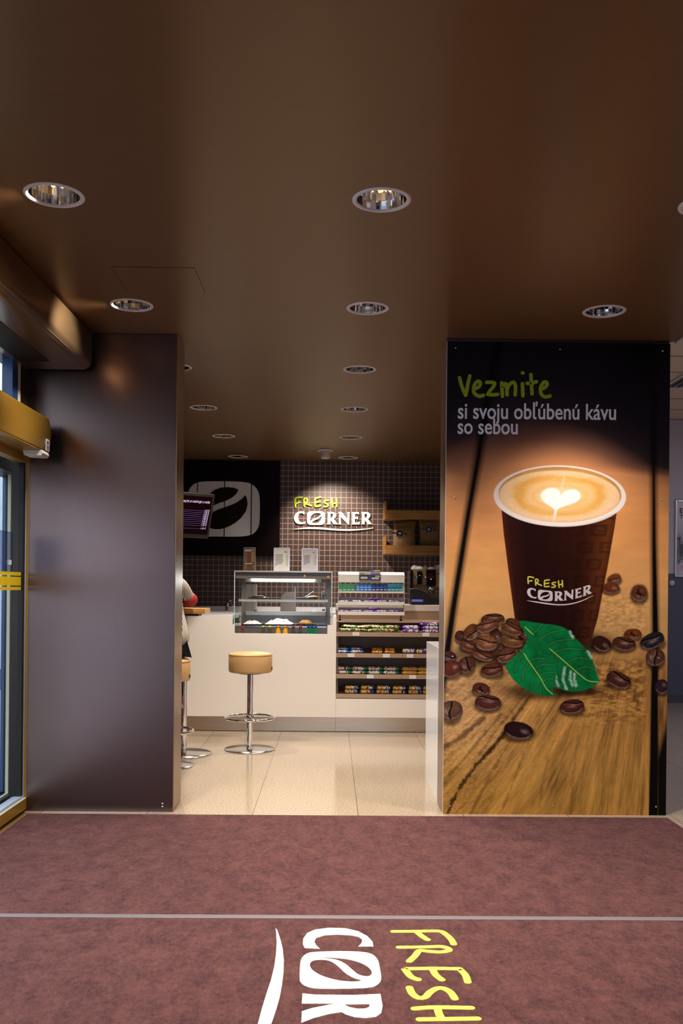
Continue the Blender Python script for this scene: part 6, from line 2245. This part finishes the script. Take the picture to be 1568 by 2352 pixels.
# ================================================================== beyond the poster
YFW = 11.2
fx0 = at(1548.5, 1230, YFW).x
fz0, fz1 = at(1552, 1325.5, YFW).z, at(1552, 1148, YFW).z
fw = 0.66
pf = thing('framed_notice', 'silver framed notice poster on the far lilac wall', 'poster frame', (fx0 + fw / 2, YFW, fz0))
H = fz1 - fz0
fm_ = MB()
fr_b = 0.028
m = MB().box(-fw / 2, -fw / 2 + fr_b, -0.025, 0, 0, H).box(fw / 2 - fr_b, fw / 2, -0.025, 0, 0, H).box(-fw / 2 + fr_b, fw / 2 - fr_b, -0.025, 0, 0, fr_b).box(-fw / 2 + fr_b, fw / 2 - fr_b, -0.025, 0, H - fr_b, H)
m.build('frame', M['chrome_dull'], pf, 0.006)


def notice():
    m, nt, b = new_mat('notice_print')
    tcn = nd(nt, 'ShaderNodeTexCoord')
    sp = nd(nt, 'ShaderNodeSeparateXYZ')
    nt.links.new(tcn.outputs['Generated'], sp.inputs[0])
    base = ramp(nt, sp.outputs[2], [(0.0, (0.55, 0.52, 0.56)), (0.14, (0.42, 0.42, 0.48)), (0.17, (0.16, 0.17, 0.20)), (0.40, (0.20, 0.22, 0.25)), (0.55, (0.40, 0.40, 0.48)), (0.75, (0.55, 0.53, 0.60)), (1.0, (0.60, 0.58, 0.64))])
    f = noise(nt, coords(nt, 'Generated', (5, 5, 5)), 1.4, 4.0, 0.6)
    k = ramp(nt, sp.outputs[2], [(0.16, (0, 0, 0)), (0.2, (1, 1, 1)), (0.52, (1, 1, 1)), (0.58, (0, 0, 0))])
    fm2 = ramp(nt, f, [(0.45, (0, 0, 0)), (0.56, (1, 1, 1))])
    c = mix(nt, mix(nt, 1.0, k, fm2, 'MULTIPLY'), base, (0.05, 0.06, 0.06))
    nt.links.new(c, b.inputs['Base Color'])
    b.inputs['Roughness'].default_value = 0.3
    return m


MB().box(-fw / 2 + fr_b, fw / 2 - fr_b, -0.010, -0.002, fr_b, H - fr_b).build('printed_sheet', notice(), pf)
for txt, py in (('EL', 1179), ('TO', 1191)):
    a_ = at(1559.5, py, YFW)
    text_mesh(txt, 'notice_text', lambda a, b, c: (a_.x - pf.location.x + a, -0.0105 - c, a_.z - fz0 + b), 0.085 if txt == 'EL' else 0.095, M['ink'], pf, bold=0.03)
m = MB()
for k in range(7):
    m.box(-fw / 2 + 0.07, fw / 2 - 0.08 - 0.04 * (k % 3), -0.0112, -0.0102, 0.20 - 0.016 * k, 0.206 - 0.016 * k, 0 if k < 4 else 1)
m.build('small_print', [M['paper'], mat('pink_ink', (0.55, 0.16, 0.30), 0.5, lin=True)], pf)
a_ = at(1541.5, 1339, YFW)
o = MB().lathe([(0.036, 0.0), (0.034, 0.018), (0.02, 0.026), (0, 0.027)], n=24).build('door_stop', M['lilac_wall'])
o.rotation_euler = (PI / 2, 0, 0)
o.location = (a_.x, YFW - 0.003, a_.z)
tag(o, 'small round pale knob on the blue grey wall beside the poster edge', 'knob')

# louvred ceiling luminaire of the next hall
lz = 3.49
pl = at(1543.5, 873, 9.15)
lx0 = pl.x
lum = thing('louvre_light', 'square louvred ceiling luminaire in the cream ceiling of the next hall', 'luminaire', (lx0 + 0.31, 9.12, lz))
MB().box(-0.31, 0.31, -0.31, -0.29, -0.02, -0.006).box(-0.31, 0.31, 0.29, 0.31, -0.02, -0.006).box(-0.31, -0.29, -0.29, 0.29, -0.02, -0.006).box(0.29, 0.31, -0.29, 0.29, -0.02, -0.006).build('frame', M['white_metal'], lum)
MB().box(-0.29, 0.29, -0.29, 0.29, -0.008, -0.006).build('back_plate', M['black'], lum)
m = MB()
for k in range(1, 8):
    m.prism([(-0.29 + 0.0725 * k - 0.004, -0.02), (-0.29 + 0.0725 * k + 0.004, -0.02), (-0.29 + 0.0725 * k + 0.001, -0.008), (-0.29 + 0.0725 * k - 0.001, -0.008)], lambda a, b, d: (a, d, b), -0.29, 0.29)
m.build('louvre', M['chrome_dull'], lum, fix=True)

# ================================================================== seated person, mostly behind the brown wall
def skin_body(name, verts, edges, radii, root, m, parent=None, sub=2):
    me = bpy.data.meshes.new(name)
    me.from_pydata([tuple(v) for v in verts], edges, [])
    o = bpy.data.objects.new(name, me)
    COL.objects.link(o)
    sk = o.modifiers.new('skin', 'SKIN')
    sk.use_smooth_shade = True
    for i, r in enumerate(radii):
        d = me.skin_vertices[0].data[i]
        d.radius = r if isinstance(r, tuple) else (r, r)
        d.use_root = (i == root)
    su = o.modifiers.new('sub', 'SUBSURF')
    su.levels = su.render_levels = sub
    dg = bpy.context.evaluated_depsgraph_get()
    dg.update()
    ev = bpy.data.meshes.new_from_object(o.evaluated_get(dg))
    bpy.data.objects.remove(o)
    ev.name = name
    ev.materials.clear()
    ev.materials.append(m)
    ev.polygons.foreach_set('use_smooth', [True] * len(ev.polygons))
    return link(name, ev, parent)


def chain(V, E, R_, start, pts):
    prev = start
    for p, r in pts:
        V.append(Vector(p)); R_.append(r)
        E.append((prev, len(V) - 1))
        prev = len(V) - 1
    return prev


px_, py_ = sp2.x, sp2.y
pe = thing('person', 'person in striped shirt with red cuffs seated on a stool at the high table', 'person', (px_ + 0.012, py_, 0.028))
V = [Vector((0, 0.0, 0.90))]; E = []; R_ = [(0.135, 0.115)]
# spine, neck, head
chest = chain(V, E, R_, 0, [((-0.01, 0.02, 1.02), (0.115, 0.095)), ((-0.03, 0.06, 1.16), (0.125, 0.100)), ((-0.05, 0.10, 1.30), (0.125, 0.095))])
neck = chain(V, E, R_, chest, [((-0.06, 0.125, 1.405), 0.058), ((-0.065, 0.14, 1.465), 0.052)])
head = chain(V, E, R_, neck, [((-0.07, 0.165, 1.54), (0.070, 0.085)), ((-0.07, 0.165, 1.61), (0.074, 0.092)), ((-0.07, 0.160, 1.675), (0.055, 0.07))])
hand_pts = {}
for s_ in (1, -1):
    sh_ = chain(V, E, R_, chest, [((-0.05 + s_ * 0.105, 0.10, 1.365), 0.055)])
    if s_ == 1:
        arm = [((0.090, 0.11, 1.345), 0.046), ((0.115, 0.16, 1.27), 0.042), ((0.135, 0.20, 1.225), 0.040), ((0.10, 0.32, 1.222), 0.035), ((0.05, 0.42, 1.222), 0.026)]
        hb, hd_ = Vector((0.02, 0.48, 1.222)), Vector((-0.45, 0.89, 0)).normalized()
    else:
        arm = [((-0.21, 0.11, 1.335), 0.048), ((-0.25, 0.15, 1.26), 0.043), ((-0.26, 0.20, 1.225), 0.040), ((-0.20, 0.32, 1.222), 0.035), ((-0.13, 0.42, 1.222), 0.026)]
        hb, hd_ = Vector((-0.10, 0.48, 1.222)), Vector((0.45, 0.89, 0)).normalized()
    wr = chain(V, E, R_, sh_, arm)
    pal = chain(V, E, R_, wr, [(hb, (0.034, 0.014))])
    sd = Vector((hd_.y, -hd_.x, 0))
    for q, (off, L) in enumerate(((-0.030, 0.062), (-0.010, 0.074), (0.010, 0.070), (0.029, 0.056))):
        b0 = hb + sd * off + hd_ * 0.034
        chain(V, E, R_, pal, [(b0, 0.010), (b0 + hd_ * L * 0.5 + Vector((0, 0, 0.010)), 0.0088), (b0 + hd_ * L + Vector((0, 0, -0.006)), 0.0075)])
    th = hb + sd * (-0.036 if s_ == 1 else 0.036) + hd_ * -0.010
    chain(V, E, R_, pal, [(th, 0.0105), (th + sd * (-0.018 if s_ == 1 else 0.018) + hd_ * 0.035, 0.009)])
    # legs: thighs forward and turned away from the bar, shins down to the foot ring
    lx = -0.02 if s_ == 1 else -0.19
    hip = chain(V, E, R_, 0, [((s_ * 0.07 - 0.02, 0.05, 0.895), 0.080), (((s_ * 0.07 + lx) / 2 - 0.02, 0.22, 0.88), 0.074), ((lx, 0.40, 0.855), 0.060), ((lx, 0.40, 0.64), 0.052), ((lx - 0.01, 0.36, 0.42), 0.038),
                              ((lx - 0.01, 0.345, 0.345), 0.040), ((lx - 0.01, 0.42, 0.322), 0.036), ((lx - 0.01, 0.48, 0.316), 0.028)])
body = skin_body('body', V, E, R_, 0, M['skin'], pe)

# clothes: shirt over trunk and arms, jeans over the legs
V = [Vector((0.0, 0.0, 0.865))]; E = []; R_ = [(0.166, 0.150)]
c2 = chain(V, E, R_, 0, [((0.0, 0.0, 0.96), (0.190, 0.150)), ((-0.012, 0.02, 1.07), (0.152, 0.120)), ((-0.03, 0.06, 1.17), (0.142, 0.118)), ((-0.05, 0.10, 1.31), (0.142, 0.112))])
chain(V, E, R_, c2, [((-0.06, 0.122, 1.40), 0.066)])
for s_ in (1, -1):
    sh_ = chain(V, E, R_, c2, [((-0.05 + s_ * 0.105, 0.10, 1.365), 0.066)])
    if s_ == 1:
        chain(V, E, R_, sh_, [((0.090, 0.11, 1.345), 0.056), ((0.115, 0.16, 1.27), 0.052), ((0.135, 0.20, 1.228), 0.050), ((0.12, 0.27, 1.225), 0.045)])
    else:
        chain(V, E, R_, sh_, [((-0.21, 0.11, 1.335), 0.058), ((-0.25, 0.15, 1.26), 0.053), ((-0.26, 0.20, 1.228), 0.050), ((-0.24, 0.27, 1.225), 0.045)])
skin_body('shirt', V, E, R_, 0, M['stripes'], pe)
V = [Vector((-0.01, 0.02, 0.875))]; E = []; R_ = [(0.135, 0.115)]
for s_ in (1, -1):
    lx = -0.02 if s_ == 1 else -0.19
    chain(V, E, R_, 0, [((s_ * 0.07 - 0.02, 0.05, 0.895), 0.088), (((s_ * 0.07 + lx) / 2 - 0.02, 0.22, 0.885), 0.082), ((lx, 0.405, 0.858), 0.068), ((lx, 0.405, 0.64), 0.060), ((lx - 0.01, 0.365, 0.42), 0.047)])
skin_body('jeans', V, E, R_, 0, M['denim'], pe)
for c_, a_ in (((0.132, 0.205, 1.232), 0.4), ((-0.255, 0.205, 1.232), -0.4)):
    m = MB().tube([(c_[0] - 0.012, c_[1] - 0.045, c_[2] + 0.030), (c_[0], c_[1], c_[2]), (c_[0] - 0.006, c_[1] + 0.055, c_[2] - 0.004)], [0.053, 0.060, 0.052], 20)
    m.build('red_cuff', M['red_cloth'], pe)['label'] = 'red rolled cuff'
# head details
hc = Vector((-0.07, 0.165, 1.60))
m = MB()
rings = []
n = 24
v, f = [], []
for j in range(9):
    ph = PI * 0.62 * j / 8
    for k in range(n):
        a = 2 * PI * k / n
        back = 0.012 if math.sin(a) < 0 else 0.0
        v.append((hc.x + (0.088 + back) * math.sin(ph) * math.cos(a), hc.y - 0.012 + (0.104 + back) * math.sin(ph) * math.sin(a) - 0.02 * (j / 8), hc.z + 0.018 + 0.104 * math.cos(ph) * (1.0 if math.sin(a) < 0.5 or j < 6 else 0.75)))
for j in range(8):
    for k in range(n):
        f.append((j * n + k, j * n + (k + 1) % n, (j + 1) * n + (k + 1) % n, (j + 1) * n + k))
m.add(v, f, 0, True)
m.build('hair', M['hair'], pe)
MB().tube([(hc.x, hc.y + 0.085, hc.z + 0.012), (hc.x, hc.y + 0.106, hc.z - 0.018), (hc.x, hc.y + 0.090, hc.z - 0.026)], [0.007, 0.011, 0.008], 10).build('nose', M['skin'], pe)
for s_ in (1, -1):
    MB().lathe([(0.0, -0.010), (0.009, -0.004), (0.009, 0.004), (0.0, 0.010)], (hc.x + s_ * 0.032, hc.y + 0.078, hc.z + 0.008), 12).build('eye', M['white_gloss'], pe)
    MB().tube([(hc.x + s_ * 0.078, hc.y - 0.004, hc.z - 0.022), (hc.x + s_ * 0.088, hc.y - 0.012, hc.z), (hc.x + s_ * 0.080, hc.y - 0.004, hc.z + 0.022)], [0.006, 0.011, 0.007], 10).build('ear', M['skin'], pe)
    MB().obox(((-0.03 if s_ == 1 else -0.20), 0.41, 0.310), (0.042, 0, 0), (0, 0.11, 0), (0, 0, 0.032)).build('shoe', M['black'], pe, 0.025, 3)
MB().tube([(hc.x - 0.022, hc.y + 0.083, hc.z - 0.050), (hc.x, hc.y + 0.088, hc.z - 0.052), (hc.x + 0.022, hc.y + 0.083, hc.z - 0.050)], [0.003, 0.005, 0.003], 8).build('mouth', M['red_cloth'], pe)
